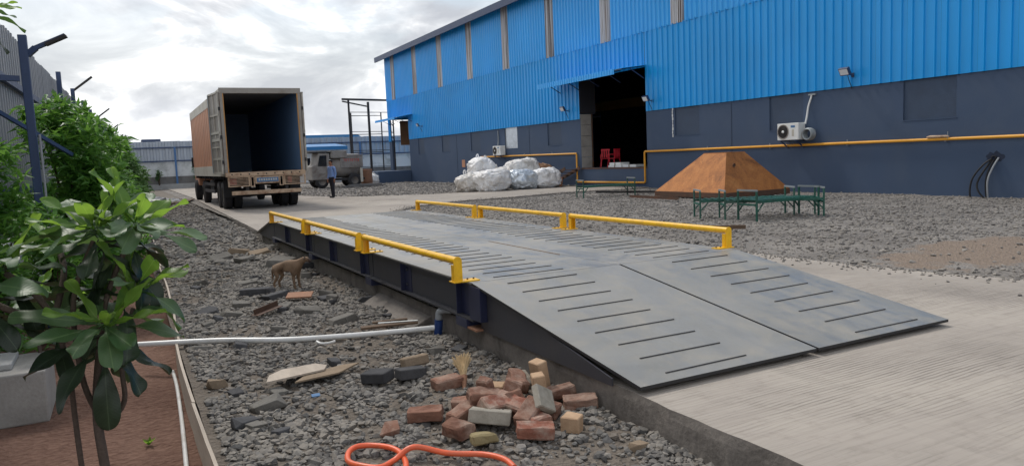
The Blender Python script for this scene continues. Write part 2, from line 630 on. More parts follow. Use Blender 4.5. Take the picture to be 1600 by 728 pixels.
M['worn_steel'] = pmat('worn_bare_steel', L(150, 156, 158), 0.45, 0.5, var=0.15, bump=0.1)
M['sack'] = mat_sack()
M['foil'] = pmat('silver_plastic_film', L(214, 222, 230), 0.22, 0.3, var=0.25, scale=5, fine=14, bump=0.8)
M['brown_roll'] = pmat('brown_cardboard', L(138, 104, 78), 0.85, var=0.25, bump=0.3)
M['white_plastic'] = pmat('white_plastic', L(226, 228, 226), 0.4, var=0.06, bump=0.03, dirt=L(170, 165, 155), dirt_amt=0.3)
M['pvc'] = pmat('white_pvc', L(222, 222, 220), 0.35, var=0.06, scale=2, bump=0.02, dirt=L(160, 152, 140), dirt_amt=0.4, dscale=3)
M['grey_pvc'] = pmat('grey_pvc', L(150, 154, 158), 0.4, var=0.1, bump=0.03)
M['blue_plastic'] = pmat('blue_plastic', L(34, 62, 120), 0.4, var=0.12, bump=0.03)
M['black'] = pmat('black_rubber', L(30, 30, 32), 0.7, var=0.2, bump=0.15)
M['black_film'] = pmat('black_tarpaulin', L(34, 36, 42), 0.35, var=0.3, scale=4, bump=0.6)
M['lens'] = pmat('flood_lamp_glass', L(222, 226, 230), 0.15, var=0.05, bump=0.0)
M['red_plastic'] = pmat('red_chair_plastic', L(190, 24, 44), 0.4, var=0.1, bump=0.03)
M['wood'] = pmat('weathered_board', L(176, 164, 150), 0.85, var=0.22, scale=3, fine=30, bump=0.3, stretch=(1, 0.25, 1), dirt=L(110, 98, 86))
M['wood_dark'] = pmat('dark_wood', L(96, 78, 62), 0.85, var=0.25, bump=0.3)
M['trunk'] = pmat('grey_brown_bark', L(84, 72, 64), 0.9, var=0.3, scale=14, fine=60, bump=0.7)
M['shrub_bark'] = pmat('shrub_bark', L(78, 66, 52), 0.9, var=0.3, scale=14, bump=0.5)
M['leaf_new'] = mat_leaf('plumeria_young_leaf', L(76, 120, 40), L(112, 150, 62), (0.34, 0.56, 0.07), L(156, 182, 108), 0.46, False, 0.45)
M['leaf_mid'] = mat_leaf('plumeria_leaf', L(56, 88, 52), L(94, 120, 84), (0.16, 0.30, 0.06), L(120, 146, 100), 0.46, False, 0.25)
M['leaf_old_shaded'] = mat_leaf('plumeria_old_shaded_leaf', L(34, 50, 36), L(54, 68, 52), (0.05, 0.10, 0.03), L(84, 100, 76), 0.36, False, 0.2)  # old leaves; shade low in the crown is also put into the colour
M['shrub_leaf'] = mat_leaf('shrub_leaf', L(46, 92, 34), L(100, 152, 64), (0.22, 0.44, 0.07), None, 0.45, True, 0.38)
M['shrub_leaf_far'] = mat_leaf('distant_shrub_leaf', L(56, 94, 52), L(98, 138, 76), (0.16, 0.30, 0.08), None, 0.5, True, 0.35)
M['tree_far'] = mat_leaf('hazed_tree_leaf', L(86, 100, 92), L(112, 122, 112), (0.15, 0.2, 0.12), None, 0.6, True, 0.3)  # distance haze is greyed into the leaf colour
M['petal'] = pmat('white_petal', L(245, 245, 240), 0.5, var=0.03, bump=0.0)
M['fence_sheet'] = pmat('galvanised_fence_sheet', L(172, 180, 190), 0.42, 0.25, var=0.12, scale=1.2, bump=0.05, dirt=L(120, 124, 130), dirt_amt=0.3, stretch=(3, 3, 0.3))
M['fence_sheet_l'] = pmat('grey_fence_sheet', L(140, 142, 146), 0.5, 0.2, var=0.14, scale=1.2, bump=0.05, dirt=L(96, 96, 98), dirt_amt=0.35, stretch=(3, 3, 0.3))
M['fence_blue'] = pmat('dark_blue_steel_paint', L(52, 70, 104), 0.5, var=0.15, bump=0.08)
M['fence_blue_lt'] = pmat('blue_steel_paint', L(72, 112, 160), 0.5, var=0.15, bump=0.08)
M['whitewash'] = pmat('stained_whitewash', L(214, 216, 216), 0.85, var=0.08, scale=1.5, bump=0.2, dirt=L(132, 136, 132), dirt_amt=0.7, dscale=0.9)
M['grey_wall'] = pmat('grey_stone_base', L(116, 114, 112), 0.9, var=0.2, bump=0.4, dirt=L(70, 68, 66))
M['pale_conc'] = pmat('pale_concrete', L(168, 168, 166), 0.88, var=0.12, bump=0.3, dirt=L(120, 118, 114))
M['shed_blue'] = pmat('shed_roof_blue', L(52, 120, 176), 0.45, var=0.1, bump=0.04)
M['t_orange'] = pmat('truck_orange_brown_panel', L(190, 136, 104), 0.6, var=0.12, scale=1.4, bump=0.06, dirt=L(140, 104, 84), dirt_amt=0.4)
M['t_grey'] = pmat('truck_grey_paint', L(150, 144, 136), 0.55, var=0.14, scale=2, bump=0.08, dirt=L(112, 96, 82), dirt_amt=0.5)
M['t_pale'] = pmat('truck_pale_paint', L(186, 182, 170), 0.6, var=0.10, bump=0.08, dirt=L(128, 112, 94), dirt_amt=0.5)
M['t_in'] = pmat('truck_lining_blue_grey', L(112, 142, 178), 0.5, var=0.15, bump=0.06)
M['t_rustpale'] = pmat('truck_rear_frame_rusty_cream', L(186, 160, 134), 0.7, var=0.2, scale=5, bump=0.2, dirt=L(116, 72, 46), dirt_amt=0.9, dscale=4)
M['t_yellow'] = pmat('truck_door_seal_amber', L(190, 138, 74), 0.6, var=0.2, bump=0.1)
M['t_chassis'] = pmat('truck_chassis_black', L(44, 42, 44), 0.7, var=0.25, bump=0.2, dirt=L(84, 76, 68))
M['plate_edge_shade'] = pmat('plate_edge_shadow', L(40, 39, 40), 0.7, bump=0.1)  # shadow along the ramp plate edges is put into this dark colour
M['tyre'] = pmat('truck_tyre', L(40, 40, 43), 0.85, var=0.2, bump=0.3, dirt=L(84, 78, 72), dirt_amt=0.4)
M['rim'] = pmat('truck_rim', L(110, 104, 98), 0.6, 0.3, var=0.2, bump=0.1)
M['plate_blue'] = pmat('blue_plate', L(72, 116, 160), 0.5, var=0.1, bump=0.02)
M['red_lamp'] = pmat('red_lamp', L(150, 30, 26), 0.3, bump=0.0)
M['glass_dark'] = pmat('dark_glass', L(22, 26, 32), 0.08, bump=0.0)
M['tank'] = pmat('dirty_tank_paint', L(138, 134, 130), 0.65, var=0.15, scale=2, bump=0.15, dirt=L(92, 80, 70), dirt_amt=0.8, dscale=1.6)
M['red_text'] = pmat('faded_red_lettering', L(176, 74, 66), 0.7, var=0.2, bump=0.0)
M['orange_hose'] = pmat('orange_hose', L(226, 98, 58), 0.42, var=0.10, scale=6, bump=0.05, dirt=L(150, 100, 80), dirt_amt=0.45, dscale=7)
M['straw'] = pmat('dry_straw', L(196, 170, 130), 0.85, var=0.2, scale=30, bump=0.1)
M['brick_red'] = mat_brick('red_brick', L(112, 80, 68), L(150, 111, 93), 0.5)
M['brick_dusty'] = mat_brick('dusty_red_brick', L(132, 82, 68), L(160, 110, 92), 0.85)
M['brick_tan'] = mat_brick('tan_brick', L(168, 138, 110), L(198, 168, 138))
M['brick_grey'] = mat_brick('grey_white_block', L(146, 140, 128), L(184, 178, 166))
M['brick_olive'] = mat_brick('yellow_grey_block', L(140, 126, 92), L(166, 152, 116))
M['paver_dark'] = mat_brick('dark_grey_paver', L(66, 66, 68), L(88, 88, 90))
M['ink'] = pmat('black_ink', L(40, 40, 40), 0.7, bump=0.0)
M['skin'] = pmat('skin', L(150, 104, 80), 0.6, var=0.06, bump=0.0)
M['shirt'] = pmat('blue_shirt', L(122, 152, 204), 0.8, var=0.10, scale=9, bump=0.1)
M['trouser'] = pmat('dark_trousers', L(30, 32, 44), 0.8, var=0.15, bump=0.1)
M['hair'] = pmat('black_hair', L(22, 20, 20), 0.5, var=0.2, bump=0.2)
M['fur'] = pmat('tan_brown_fur', L(132, 108, 86), 0.85, var=0.25, scale=8, fine=90, bump=0.4, dirt=L(84, 64, 50), dirt_amt=0.6, dscale=6)
M['fur_dark'] = pmat('dark_muzzle_fur', L(58, 46, 40), 0.85, var=0.25, fine=90, bump=0.4)
M['soot'] = pmat('blackened_plaster', L(44, 52, 70), 0.9, var=0.3, scale=8, bump=0.2)

# ------------------------------------------------------------------ ground and roads
def fbm(x, y, s, o=3, seed=0.0):
    return mnoise.fractal(Vector((x * s + seed, y * s - seed, seed * 1.7)), 0.6, 2.0, o)


def pit_z(x, y):
    base = -0.21 + 0.13 * min(max((y - 12) / 26, 0), 1)
    k = min(max((x - 2.1) / 0.6, 0), 1)
    b = base + 0.035 * fbm(x, y, 0.9, 4, 1.3) + 0.018 * fbm(x, y, 4.0, 3, 5.1) + 0.05 * k * max(0, fbm(x, y, 0.8, 2, 9.0))
    return b


def bed_z(x, y):
    base = -0.43 + 0.36 * min(max((y - 9) / 22, 0), 1)
    return base + 0.03 * fbm(x, y, 0.9, 4, 2.2) + 0.012 * fbm(x, y, 5.0, 3, 7.7)


def yard_z(x, y):
    return -0.035 + 0.03 * fbm(x, y, 0.35, 3, 4.4) + 0.012 * fbm(x, y, 3.0, 2, 8.8)


def grid(name, x0, x1, y0, y1, zf, mat, dx, dy=None, ypow=1.0):
    dy = dy or dx
    nx = max(2, int((x1 - x0) / dx))
    ny = max(2, int((y1 - y0) / dy))
    xs = [x0 + (x1 - x0) * i / nx for i in range(nx + 1)]
    ys = [y0 + (y1 - y0) * (j / ny) ** ypow for j in range(ny + 1)]
    mb = MB()
    vs = [(x, y, zf(x, y)) for y in ys for x in xs]
    fs = [(j * (nx + 1) + i, j * (nx + 1) + i + 1, (j + 1) * (nx + 1) + i + 1, (j + 1) * (nx + 1) + i) for j in range(ny) for i in range(nx)]
    mb.add(vs, fs, 0, True)
    return mb.build(name, mat, fixn=False)


mb = MB()
mb.add([(-900, -700, -0.62), (900, -700, -0.62), (900, 1100, -0.62), (-900, 1100, -0.62)], [(0, 1, 2, 3)])
tag(mb.build('ground', M['earth'], fixn=False), kind='structure')
tag(grid('soil_bed', -6.0, 0.40, 0.5, 78, bed_z, M['red_soil'], 0.16, 0.2, 1.3), kind='structure')
tag(grid('rubble_strip', 0.36, 2.90, -2.0, 47, pit_z, M['gravel_soil'], 0.09, 0.12, 1.3), kind='structure')
tag(grid('gravel_yard', 2.95, 60, -14, 90, yard_z, M['yard'], 0.5, 0.5), kind='structure')
tag(grid('back_lot', -6.0, 3.0, 46.5, 90, lambda x, y: yard_z(x, y) - 0.01, M['earth'], 0.6), kind='structure')

rnd = random.Random(5)
left_edge = []
key = [(-6, 2.74), (17, 2.74), (20, 2.86), (32, 3.15), (46, 3.5), (73, 3.6)]
yy = -6.0
while yy < 72.9:
    for (a, xa), (b, xb) in zip(key, key[1:]):
        if a <= yy <= b:
            xx = xa + (xb - xa) * (yy - a) / (b - a)
            break
    left_edge.append((xx + 0.010 * fbm(0.3, yy, 2.5, 3, 1.0) + rnd.uniform(-0.006, 0.006), yy))
    yy += 0.12 if yy < 14 else 0.5
right_edge = [(6.8, 73), (7.5, 48), (8.25, 38.7), (8.9, 35.4), (9.9, 33.7), (12.2, 32.0), (14.9, 31.2), (17.5, 30.6), (19.98, 30.4),
              (19.98, 25.6), (18.6, 25.4), (17.0, 25.9), (15.5, 25.8), (13.2, 25.2), (11.25, 25.2), (8.8, 23.9), (7.6, 22.2), (6.6, 19.5), (6.4, 9.2),
              (7.97, 8.2), (7.95, 6.5), (8.1, 5.3), (8.32, 4.4), (9.2, -6)]
poly = left_edge + right_edge
mb = MB()
n = len(poly)
mb.add([(x, y, 0.0) for x, y in poly], [tuple(range(n))], 0)
bot = [(x + (0.0 if i >= len(left_edge) else 0.012 * fbm(1.3, y, 3.0, 2, 3.0)), y, -0.5) for i, (x, y) in enumerate(poly)]
mid = [(x + (0.0 if i >= len(left_edge) else -0.006 + 0.015 * fbm(2.3, y, 3.5, 3, 6.0)), y, -0.06) for i, (x, y) in enumerate(poly)]
vs = [(x, y, 0.0) for x, y in poly] + mid + bot
fs = []
for i in range(n):
    j = (i + 1) % n
    fs.append((i, j, n + j, n + i))
    fs.append((n + i, n + j, 2 * n + j, 2 * n + i))
mb.add(vs, fs, 1)
road = tag(mb.build('concrete_road', [M['concrete'], M['kerb']]), kind='structure')
# low footing left at the foot of the kerb, with loose mortar on it
mb = MB()
mb.prism([(2.50, -0.20), (2.735, -0.09), (2.735, -0.35), (2.50, -0.35)], 'Y', 7.15, 8.9)
mb.build('footing', M['kerb'], road, 0.01)

# gravel: loose stones nobody could count
PHI = (1 + 5 ** 0.5) / 2
ICO_V = np.array([(-1, PHI, 0), (1, PHI, 0), (-1, -PHI, 0), (1, -PHI, 0), (0, -1, PHI), (0, 1, PHI), (0, -1, -PHI), (0, 1, -PHI), (PHI, 0, -1), (PHI, 0, 1), (-PHI, 0, -1), (-PHI, 0, 1)], dtype=np.float64) / math.sqrt(1 + PHI * PHI)
ICO_F = np.array([(0, 11, 5), (0, 5, 1), (0, 1, 7), (0, 7, 10), (0, 10, 11), (1, 5, 9), (5, 11, 4), (11, 10, 2), (10, 7, 6), (7, 1, 8), (3, 9, 4), (3, 4, 2), (3, 2, 6), (3, 6, 8), (3, 8, 9), (4, 9, 5), (2, 4, 11), (6, 2, 10), (8, 6, 7), (9, 8, 1)], dtype=np.int32)


def stones(name, pts, sizes, mat, seed, flat=0.72):
    rg = np.random.default_rng(seed)
    n = len(pts)
    tv = ICO_V[None] * (1 + rg.uniform(-0.34, 0.34, (40, 12, 1))) * rg.uniform(0.65, 1.3, (40, 1, 3))
    v = tv[rg.integers(0, 40, n)] * sizes[:, None, None]
    a, b = rg.uniform(0, 2 * np.pi, n), rg.uniform(-0.5, 0.5, n)
    v[:, :, 2] *= flat
    x, y, z = v[:, :, 0], v[:, :, 1], v[:, :, 2]
    cb, sb = np.cos(b)[:, None], np.sin(b)[:, None]
    y, z = y * cb - z * sb, y * sb + z * cb
    ca, sa = np.cos(a)[:, None], np.sin(a)[:, None]
    x, y = x * ca - y * sa, x * sa + y * ca
    v = np.stack([x, y, z], -1) + pts[:, None, :]
    f = ICO_F[None] + (np.arange(n) * 12)[:, None, None]
    return mesh_np(name, v.reshape(-1, 3), f.reshape(-1, 3), mat)


def scatter(rg, n, x0, x1, y0, y1, zf, ypow, smin, smax, sink=0.25, keep=None, grow=0.0):
    P, S = [], []
    while len(P) < n:
        x = rg.uniform(x0, x1)
        y = y0 + (y1 - y0) * rg.random() ** ypow
        if keep and not keep(x, y):
            continue
        s = smin + (smax - smin) * rg.random() ** 2.6
        s *= 1 + grow * (y - y0)
        P.append((x, y, zf(x, y) + s * sink))
        S.append(s)
    return np.array(P), np.array(S)


rg = np.random.default_rng(11)
bare = lambda x, y: rg.random() < (0.35 if (1.9 < x < 2.72 and 4.55 < y < 6.4) or ((x - 2.15) ** 2 / 0.5 + (y - 3.7) ** 2 / 0.12 < 1) else 1.0) * (0.15 + 0.85 * (fbm(x, y, 1.3, 4, 3.3) + 0.15 * rg.random() > -0.05))
p1, s1 = scatter(rg, 40000, 0.42, 2.74, 2.2, 14, pit_z, 1.35, 0.009, 0.036, 0.24, bare)
tag(stones('gravel', p1, s1, M['stone'], 1), 'dark grey crushed stone covering the strip beside the weighbridge', 'gravel', None, 'stuff')
p1, s1 = scatter(rg, 15000, 0.42, 2.9, 13.5, 46, pit_z, 1.3, 0.02, 0.075, 0.2)
tag(stones('gravel', p1, s1, M['stone'], 2, 0.5), 'coarse rubble stones along the far part of the road edge', 'gravel', None, 'stuff')


def in_road(x, y):
    c = False
    j = len(RP) - 1
    for i in range(len(RP)):
        (xi, yi), (xj, yj) = RP[i], RP[j]
        if (yi > y) != (yj > y) and x < (xj - xi) * (y - yi) / (yj - yi) + xi:
            c = not c
        j = i
    return c


RP = [(2.6, -7)] + [(xa, ya) for ya, xa in key] + right_edge
sandy = lambda x, y: ((x - 10.6) / 2.3) ** 2 + ((y - 5.9) / 1.0) ** 2 < 1.0
ykeep = lambda x, y: not in_road(x, y) and (not sandy(x, y) or rg.random() < 0.12)
p1, s1 = scatter(rg, 30000, 6.4, 19.9, 3.5, 27, yard_z, 1.15, 0.011, 0.04, 0.25, ykeep)
tag(stones('gravel', p1, s1, M['stone_yard'], 3), 'grey gravel spread over the yard before the warehouse', 'gravel', None, 'stuff')
p1, s1 = scatter(rg, 5000, 7.5, 19.9, 31, 58, yard_z, 1.2, 0.03, 0.075, 0.25, lambda x, y: not in_road(x, y))
tag(stones('gravel', p1, s1, M['stone_yard'], 4), 'grey gravel beyond the concrete cross road', 'gravel', None, 'stuff')

# stones kicked out of the yard onto the concrete edge
PP, SS = [], []
for (xa, ya), (xb, yb) in zip(right_edge[8:], right_edge[9:]):
    for _ in range(int(60 * math.hypot(xb - xa, yb - ya))):
        q = rg.random()
        nx, ny = -(yb - ya), (xb - xa)
        ln = math.hypot(nx, ny)
        d = abs(rg.normal(0, 0.14)) * (1 if rg.random() < 0.85 else 3)
        for sg in (1,):
            x, y = xa + (xb - xa) * q + nx / ln * d * sg, ya + (yb - ya) * q + ny / ln * d * sg
            if not in_road(x, y):
                x, y = xa + (xb - xa) * q - nx / ln * d, ya + (yb - ya) * q - ny / ln * d
            s = rg.uniform(0.007, 0.022)
            PP.append((x, y, s * 0.35))
            SS.append(s)
tag(stones('gravel', np.array(PP), np.array(SS), M['stone_yard'], 5), 'small stones scattered along the edge of the concrete road', 'gravel', None, 'stuff')

# ------------------------------------------------------------------ weighbridge
DX0, DX1, DZ = 2.63, 5.73, 0.43
DY = [5.88, 9.0, 12.2, 15.75]
wb = thing('weighbridge', 'long grey steel weighbridge deck with sloping ramp plates and dark girders', 'weighbridge', (4.2, 10.8, 0))
OFF = Vector((-4.2, -10.8, 0))


def wbuild(mb, name, mat, parent=wb, bevel=0.0):
    mb.v = [(x - 4.2, y - 10.8, z) for x, y, z in mb.v]
    return mb.build(name, mat, parent, bevel)


plates = []
XM = (DX0 + DX1) / 2
for k in range(3):
    for s in range(2):
        xa, xb = (DX0, XM - 0.003) if s == 0 else (XM + 0.003, DX1)
        p = wbuild(MB().box((xa, DY[k] + 0.004, DZ - 0.014), (xb, DY[k + 1] - 0.004, DZ)), 'deck_plate', M['deck'])
        plates.append(((xa, xb), (DY[k], DY[k + 1]), p))
# grip bars welded across each lane
rb = random.Random(3)
y = 6.0
while y < 15.6:
    for lane, (xa, xb) in enumerate(((2.92, 3.66), (4.72, 5.46))):
        k = 0 if y < DY[1] else (1 if y < DY[2] else 2)
        par = plates[k * 2 + lane][2]
        j = rb.uniform(-0.03, 0.03)
        mb = MB().beam((xa + j, y, DZ + 0.003), (xb + j, y + rb.uniform(-0.015, 0.015), DZ + 0.003), 0.007, 0.006)
        wbuild(mb, 'grip_bar', M['slot'], par)
    y += 0.272
mb = MB().beam((4.15, 6.9, DZ + 0.002), (4.17, 8.7, DZ + 0.002), 0.016, 0.006)
wbuild(mb, 'weld_seam', M['seam_rust'])
# ramps: near and far, two plates each, skirt plates and bars
FY, FZ = 3.64, 0.055


def ramp_pt(u, v):
    """u 0..1 left to right, v 0 foot .. 1 top"""
    xl, xr = 2.74 + (DX0 - 2.74) * v, 5.83 + (DX1 - 5.83) * v
    return Vector((xl + (xr - xl) * u, FY + (DY[0] - 0.006 - FY) * v, FZ + (DZ - FZ) * v))


for s in range(2):
    ua, ub = (0.0, 0.505) if s == 0 else (0.513, 1.0)
    q = [ramp_pt(ua, 0), ramp_pt(ub, 0), ramp_pt(ub, 1), ramp_pt(ua, 1)]
    low = [p - Vector((0, 0, 0.022)) for p in q]
    mb = MB().add(q + low, [(0, 1, 2, 3)]).add(q + low, [(7, 6, 5, 4), (0, 4, 5, 1), (1, 5, 6, 2), (2, 6, 7, 3), (3, 7, 4, 0)], 1)
    rp = wbuild(mb, 'ramp_plate', [M['deck'], M['plate_edge_shade']])
    for i in range(9):
        v = 0.045 + 0.112 * i
        ua2, ub2 = (0.094, 0.325) if s == 0 else (0.68, 0.915)
        a, b = ramp_pt(ua2 + rb.uniform(-.006, .006), v), ramp_pt(ub2 + rb.uniform(-.006, .006), v + rb.uniform(-.006, .006))
        mb = MB().beam(a + Vector((0, 0, .003)), b + Vector((0, 0, .003)), 0.008, 0.007)
        wbuild(mb, 'grip_bar', M['slot'], rp)
    xc = 2.70 if s == 0 else 5.66
    # far ramp
    xa, xb = (DX0, XM - 0.003) if s == 0 else (XM + 0.003, DX1)
    q = [Vector((xa, DY[3] + .006, DZ)), Vector((xb, DY[3] + .006, DZ)), Vector((xb, 17.9, 0.02)), Vector((xa, 17.9, 0.02))]
    low = [p - Vector((0, 0, 0.016)) for p in q]
    mb = MB().add(q + low, [(0, 1, 2, 3), (7, 6, 5, 4), (0, 4, 5, 1), (1, 5, 6, 2), (2, 6, 7, 3), (3, 7, 4, 0)])
    wbuild(mb, 'ramp_plate', M['deck'])
# girders under the deck edges: web, flanges, stiffeners
for s in (-1, 1):
    xw = DX0 + 0.075 if s < 0 else DX1 - 0.075
    for k in range(3):
        ya, yb = DY[k] + 0.012, DY[k + 1] - 0.012
        mb = MB()
        mb.box((xw - 0.006, ya, 0.095), (xw + 0.006, yb, DZ - 0.03))
        mb.box((xw - 0.07, ya, 0.08), (xw + 0.07, yb, 0.095))
        mb.box((xw - 0.07, ya, DZ - 0.03), (xw + 0.07, yb, DZ - 0.0145))
        g = wbuild(mb, 'side_girder', M['girder'])
        for q in (0.02, 0.52):
            yq = ya + (yb - ya) * q + 0.1
            mb = MB().box((xw + s * 0.006, yq, 0.096), (xw + s * 0.012, yq + 0.20, DZ - 0.031))
            mb.box((xw + s * 0.012, yq + 0.2, 0.096), (xw + s * 0.062, yq + 0.212, DZ - 0.031))
            st = wbuild(mb, 'stiffener', M['girder_navy'], g)
            if q > 0.3:
                mb = MB()
                for zz in (0.17, 0.33):
                    mb.lathe([(0, 0.0), (0, 0.014), (s * 0.012, 0.014), (s * 0.012, 0)], (xw + s * 0.012, yq + 0.12, zz), 'X', 8)
                wbuild(mb, 'bolt', M['girder'], st)
    # triangular ramp skirt
    xr = xw
    mb = MB().prism([(FY + 0.25, 0.004), (DY[0] - 0.02, 0.004), (DY[0] - 0.02, DZ - 0.02), (FY + 0.25, 0.055)], 'X', xr - 0.006, xr + 0.006)
    wbuild(mb, 'ramp_skirt', M['girder'])
    mb = MB().prism([(DY[3] + 0.02, 0.004), (17.6, 0.004), (17.6, 0.055), (DY[3] + 0.02, DZ - 0.02)], 'X', xr - 0.006, xr + 0.006)
    wbuild(mb, 'ramp_skirt', M['girder'])
    # bearing box at the near end
    mb = MB().box((xw + s * 0.0065, DY[0] - 0.16, 0.10), (xw + s * 0.075, DY[0] + 0.06, DZ - 0.03))
    wbuild(mb, 'end_bracket', M['girder_navy'], wb, 0.004)
    for k in range(4):
        yq = DY[k] + (0.25 if k == 0 else (-0.25 if k == 3 else 0))
        wbuild(MB().box((xw - 0.08, yq - 0.12, 0.001), (xw + 0.08, yq + 0.12, 0.0795)), 'bearing_pad', M['girder_navy'])
mb = MB()
for k in range(7):
    yq = 6.2 + k * 1.5
    mb.box((DX0 + 0.15, yq, 0.12), (DX1 - 0.15, yq + 0.01, DZ - 0.015))
wbuild(mb, 'cross_member', M['girder'])

# ------------------------------------------------------------------ yellow guard rails
RAILS = [(-1, 5.97, 8.78, 'near left yellow tubular guard rail on the weighbridge edge'),
         (-1, 9.02, 11.92, 'middle left yellow tubular guard rail on the weighbridge edge'),
         (-1, 12.15, 15.1, 'far left yellow tubular guard rail on the weighbridge, nearest the truck'),
         (1, 6.04, 9.22, 'near right yellow tubular guard rail, longest in view, in front of the gravel yard'),
         (1, 9.43, 12.35, 'middle right yellow tubular guard rail on the weighbridge by the gravel'),
         (1, 12.58, 15.6, 'far right yellow tubular guard rail on the weighbridge, nearest the cross road')]
for s, ya, yb, lab in RAILS:
    xr = 2.545 if s < 0 else 5.765
    rt = thing('guard_rail', lab, 'guard rail', (xr, (ya + yb) / 2, DZ), 0, 'yellow guard rails of the weighbridge')
    h = (yb - ya) / 2
    mb = MB().tube([(0, -h - 0.01, 0.19), (0, h + 0.01, 0.19)], 0.034, 16)
    mb.build('rail_tube', M['yellow'], rt)
    for e in (-1, 1):
        yc = e * (h - 0.03)
        # channel post with a rounded head, cap plate on the tube end
        prof = [(-0.04, 0.0), (0.04, 0.0), (0.04, 0.19)] + [(0.04 * math.cos(a), 0.19 + 0.04 * math.sin(a)) for a in [math.pi * i / 8 for i in range(1, 8)]] + [(-0.04, 0.19)]
        mb = MB().prism(prof, 'Y', e * h + 0.004 * e, e * h + 0.012 * e)
        mb.box((-0.04, min(e * h, e * h - e * 0.05), 0.012), (-0.034, max(e * h, e * h - e * 0.05), 0.155))
        mb.box((0.034, min(e * h, e * h - e * 0.05), 0.012), (0.04, max(e * h, e * h - e * 0.05), 0.155))
        po = mb.build('post', M['yellow'], rt)
        x0, x1 = (-0.05, 0.20) if s < 0 else (-0.16, 0.06)
        mb = MB().box((x0, e * h - 0.085 * (e > 0) - 0.03 * (e < 0), 0.001), (x1, e * h + 0.03 * (e > 0) + 0.085 * (e < 0), 0.011))
        bp = mb.build('base_plate', M['yellow'], rt)
        mb = MB()
        for xx in ((x1 - 0.03, x1 - 0.09) if s < 0 else (x0 + 0.03, x0 + 0.09)):
            mb.lathe([(0, 0.009), (0.012, 0.009), (0.012, 0)], (xx, e * h - e * 0.045, 0.011), 'Z', 8)
        mb.build('bolt', M['rust_dark'], bp)

# ------------------------------------------------------------------ warehouse
WX, WY0, WY1, DEP = 20.0, -6.0, 60.0, 34.0
wh = thing('warehouse', 'long warehouse with bright blue corrugated cladding above a dark slate blue wall', 'warehouse', (WX, 30, 0))


def hbuild(mb, name, mat, parent=wh, bevel=0.0):
    mb.v = [(x - WX, y - 30, z) for x, y, z in mb.v]
    return mb.build(name, mat, parent, bevel)


PT = 3.27
DOOR = (25.7, 30.85, 0.85, 5.06)   # y0, y1, sill, head
DR2 = (55.1, 59.3, 0.55, 4.95)
WINS = [(12.37, 13.91, 2.09), (17.45, 18.89, 2.05), (22.42, 23.86, 2.12), (32.63, 34.02, 2.05), (37.4, 38.95, 2.0), (42.31, 43.72, 2.03), (47.2, 48.55, 2.1), (52.0, 53.2, 2.05)]
# masonry plinth with real openings
mb = MB()
cuts = sorted([(a, b, c, PT) for a, b, c in WINS] + [(DOOR[0], DOOR[1], DOOR[2], PT), (DR2[0], DR2[1], DR2[2], PT)])
cur = WY0
for a, b, c, d in cuts:
    mb.box((WX, cur, -0.5), (WX + 0.25, a, PT))
    mb.box((WX, a, -0.5), (WX + 0.25, b, c))
    cur = b
mb.box((WX, cur, -0.5), (WX + 0.25, WY1 - 0.05, PT))
wall = hbuild(mb, 'masonry_wall', M['plinth'])
# pilasters barely proud of the wall and window vents
for y in (20.7, 36.0, 46.0):
    hbuild(MB().box((WX - 0.012, y, 0.0), (WX - 0.001, y + 0.03, PT - 0.05)), 'wall_joint', M['vent'], wall)
for i, (a, b, c) in enumerate(WINS):
    if i == 4:
        w = hbuild(MB().box((WX + 0.06, a + 0.02, c + 0.02), (WX + 0.075, b - 0.02, PT - 0.01)), 'window', M['foil'])
        w['label'] = 'window covered with silver reflective film'
        mbv = MB()
        for ya_ in (a + 0.001, b - 0.031):
            mbv.box((WX + 0.04, ya_, c + 0.02), (WX + 0.05, ya_ + 0.03, PT - 0.01))
        hbuild(mbv, 'frame', M['worn_steel'], w)
        continue
    w = hbuild(MB().box((WX + 0.035, a + 0.002, c + 0.002), (WX + 0.05, b - 0.002, PT - 0.01)), 'window', M['vent'])
    hbuild(MB().box((WX - 0.012, a - 0.02, c - 0.03), (WX - 0.001, b + 0.02, c - 0.001)), 'sill', M['plinth'], w)


def cladding(name, y, width, z0, z1, x, mat, pitch, depth, ribw=0.05):
    """one trapezoidal sheet facing -X"""
    pr = [(0.0, 0.0)]
    k = 0
    nrib = max(1, round(width / pitch))
    p = width / nrib
    for k in range(nrib):
        c = (k + 0.5) * p
        pr += [(c - ribw, 0.0), (c - ribw * 0.5, depth), (c + ribw * 0.5, depth), (c + ribw, 0.0)]
    pr.append((width, 0.0))
    mb = MB()
    n = len(pr)
    vs = [(x - d, y + u, z0) for u, d in pr] + [(x - d, y + u, z1) for u, d in pr]
    mb.add(vs, [(i + 1, i, n + i, n + i + 1) for i in range(n - 1)])
    mb.v = [(a - WX, b - 30, c) for a, b, c in mb.v]
    return mb.build(name, mat, wh, fixn=False)


SKY = [23.15 + 4.93 * k for k in range(-5, 8)]
DIV, EAVE = 6.55, 10.0
spans = []
y = WY0
while y < WY1 - 0.01:
    w = min(0.99, WY1 - y)
    # lower row, cut around the two doors
    for (a, b) in [(y, y + w)]:
        segs = [(a, b, PT - 0.06)]
        for d in (DOOR, DR2):
            new = []
            for (p, q, z0) in segs:
                if q <= d[0] or p >= d[1]:
                    new.append((p, q, z0))
                    continue
                if p < d[0] - 0.01:
                    new.append((p, d[0], z0))
                new.append((max(p, d[0]), min(q, d[1]), d[3]))
                if q > d[1] + 0.01:
                    new.append((d[1], q, z0))
            segs = new
        for (p, q, z0) in segs:
            if q - p > 0.03:
                cladding('cladding_sheet', p, q - p - 0.003, z0, DIV, WX - 0.03, M['clad'], 0.33, 0.045, 0.036)
    y += 0.99
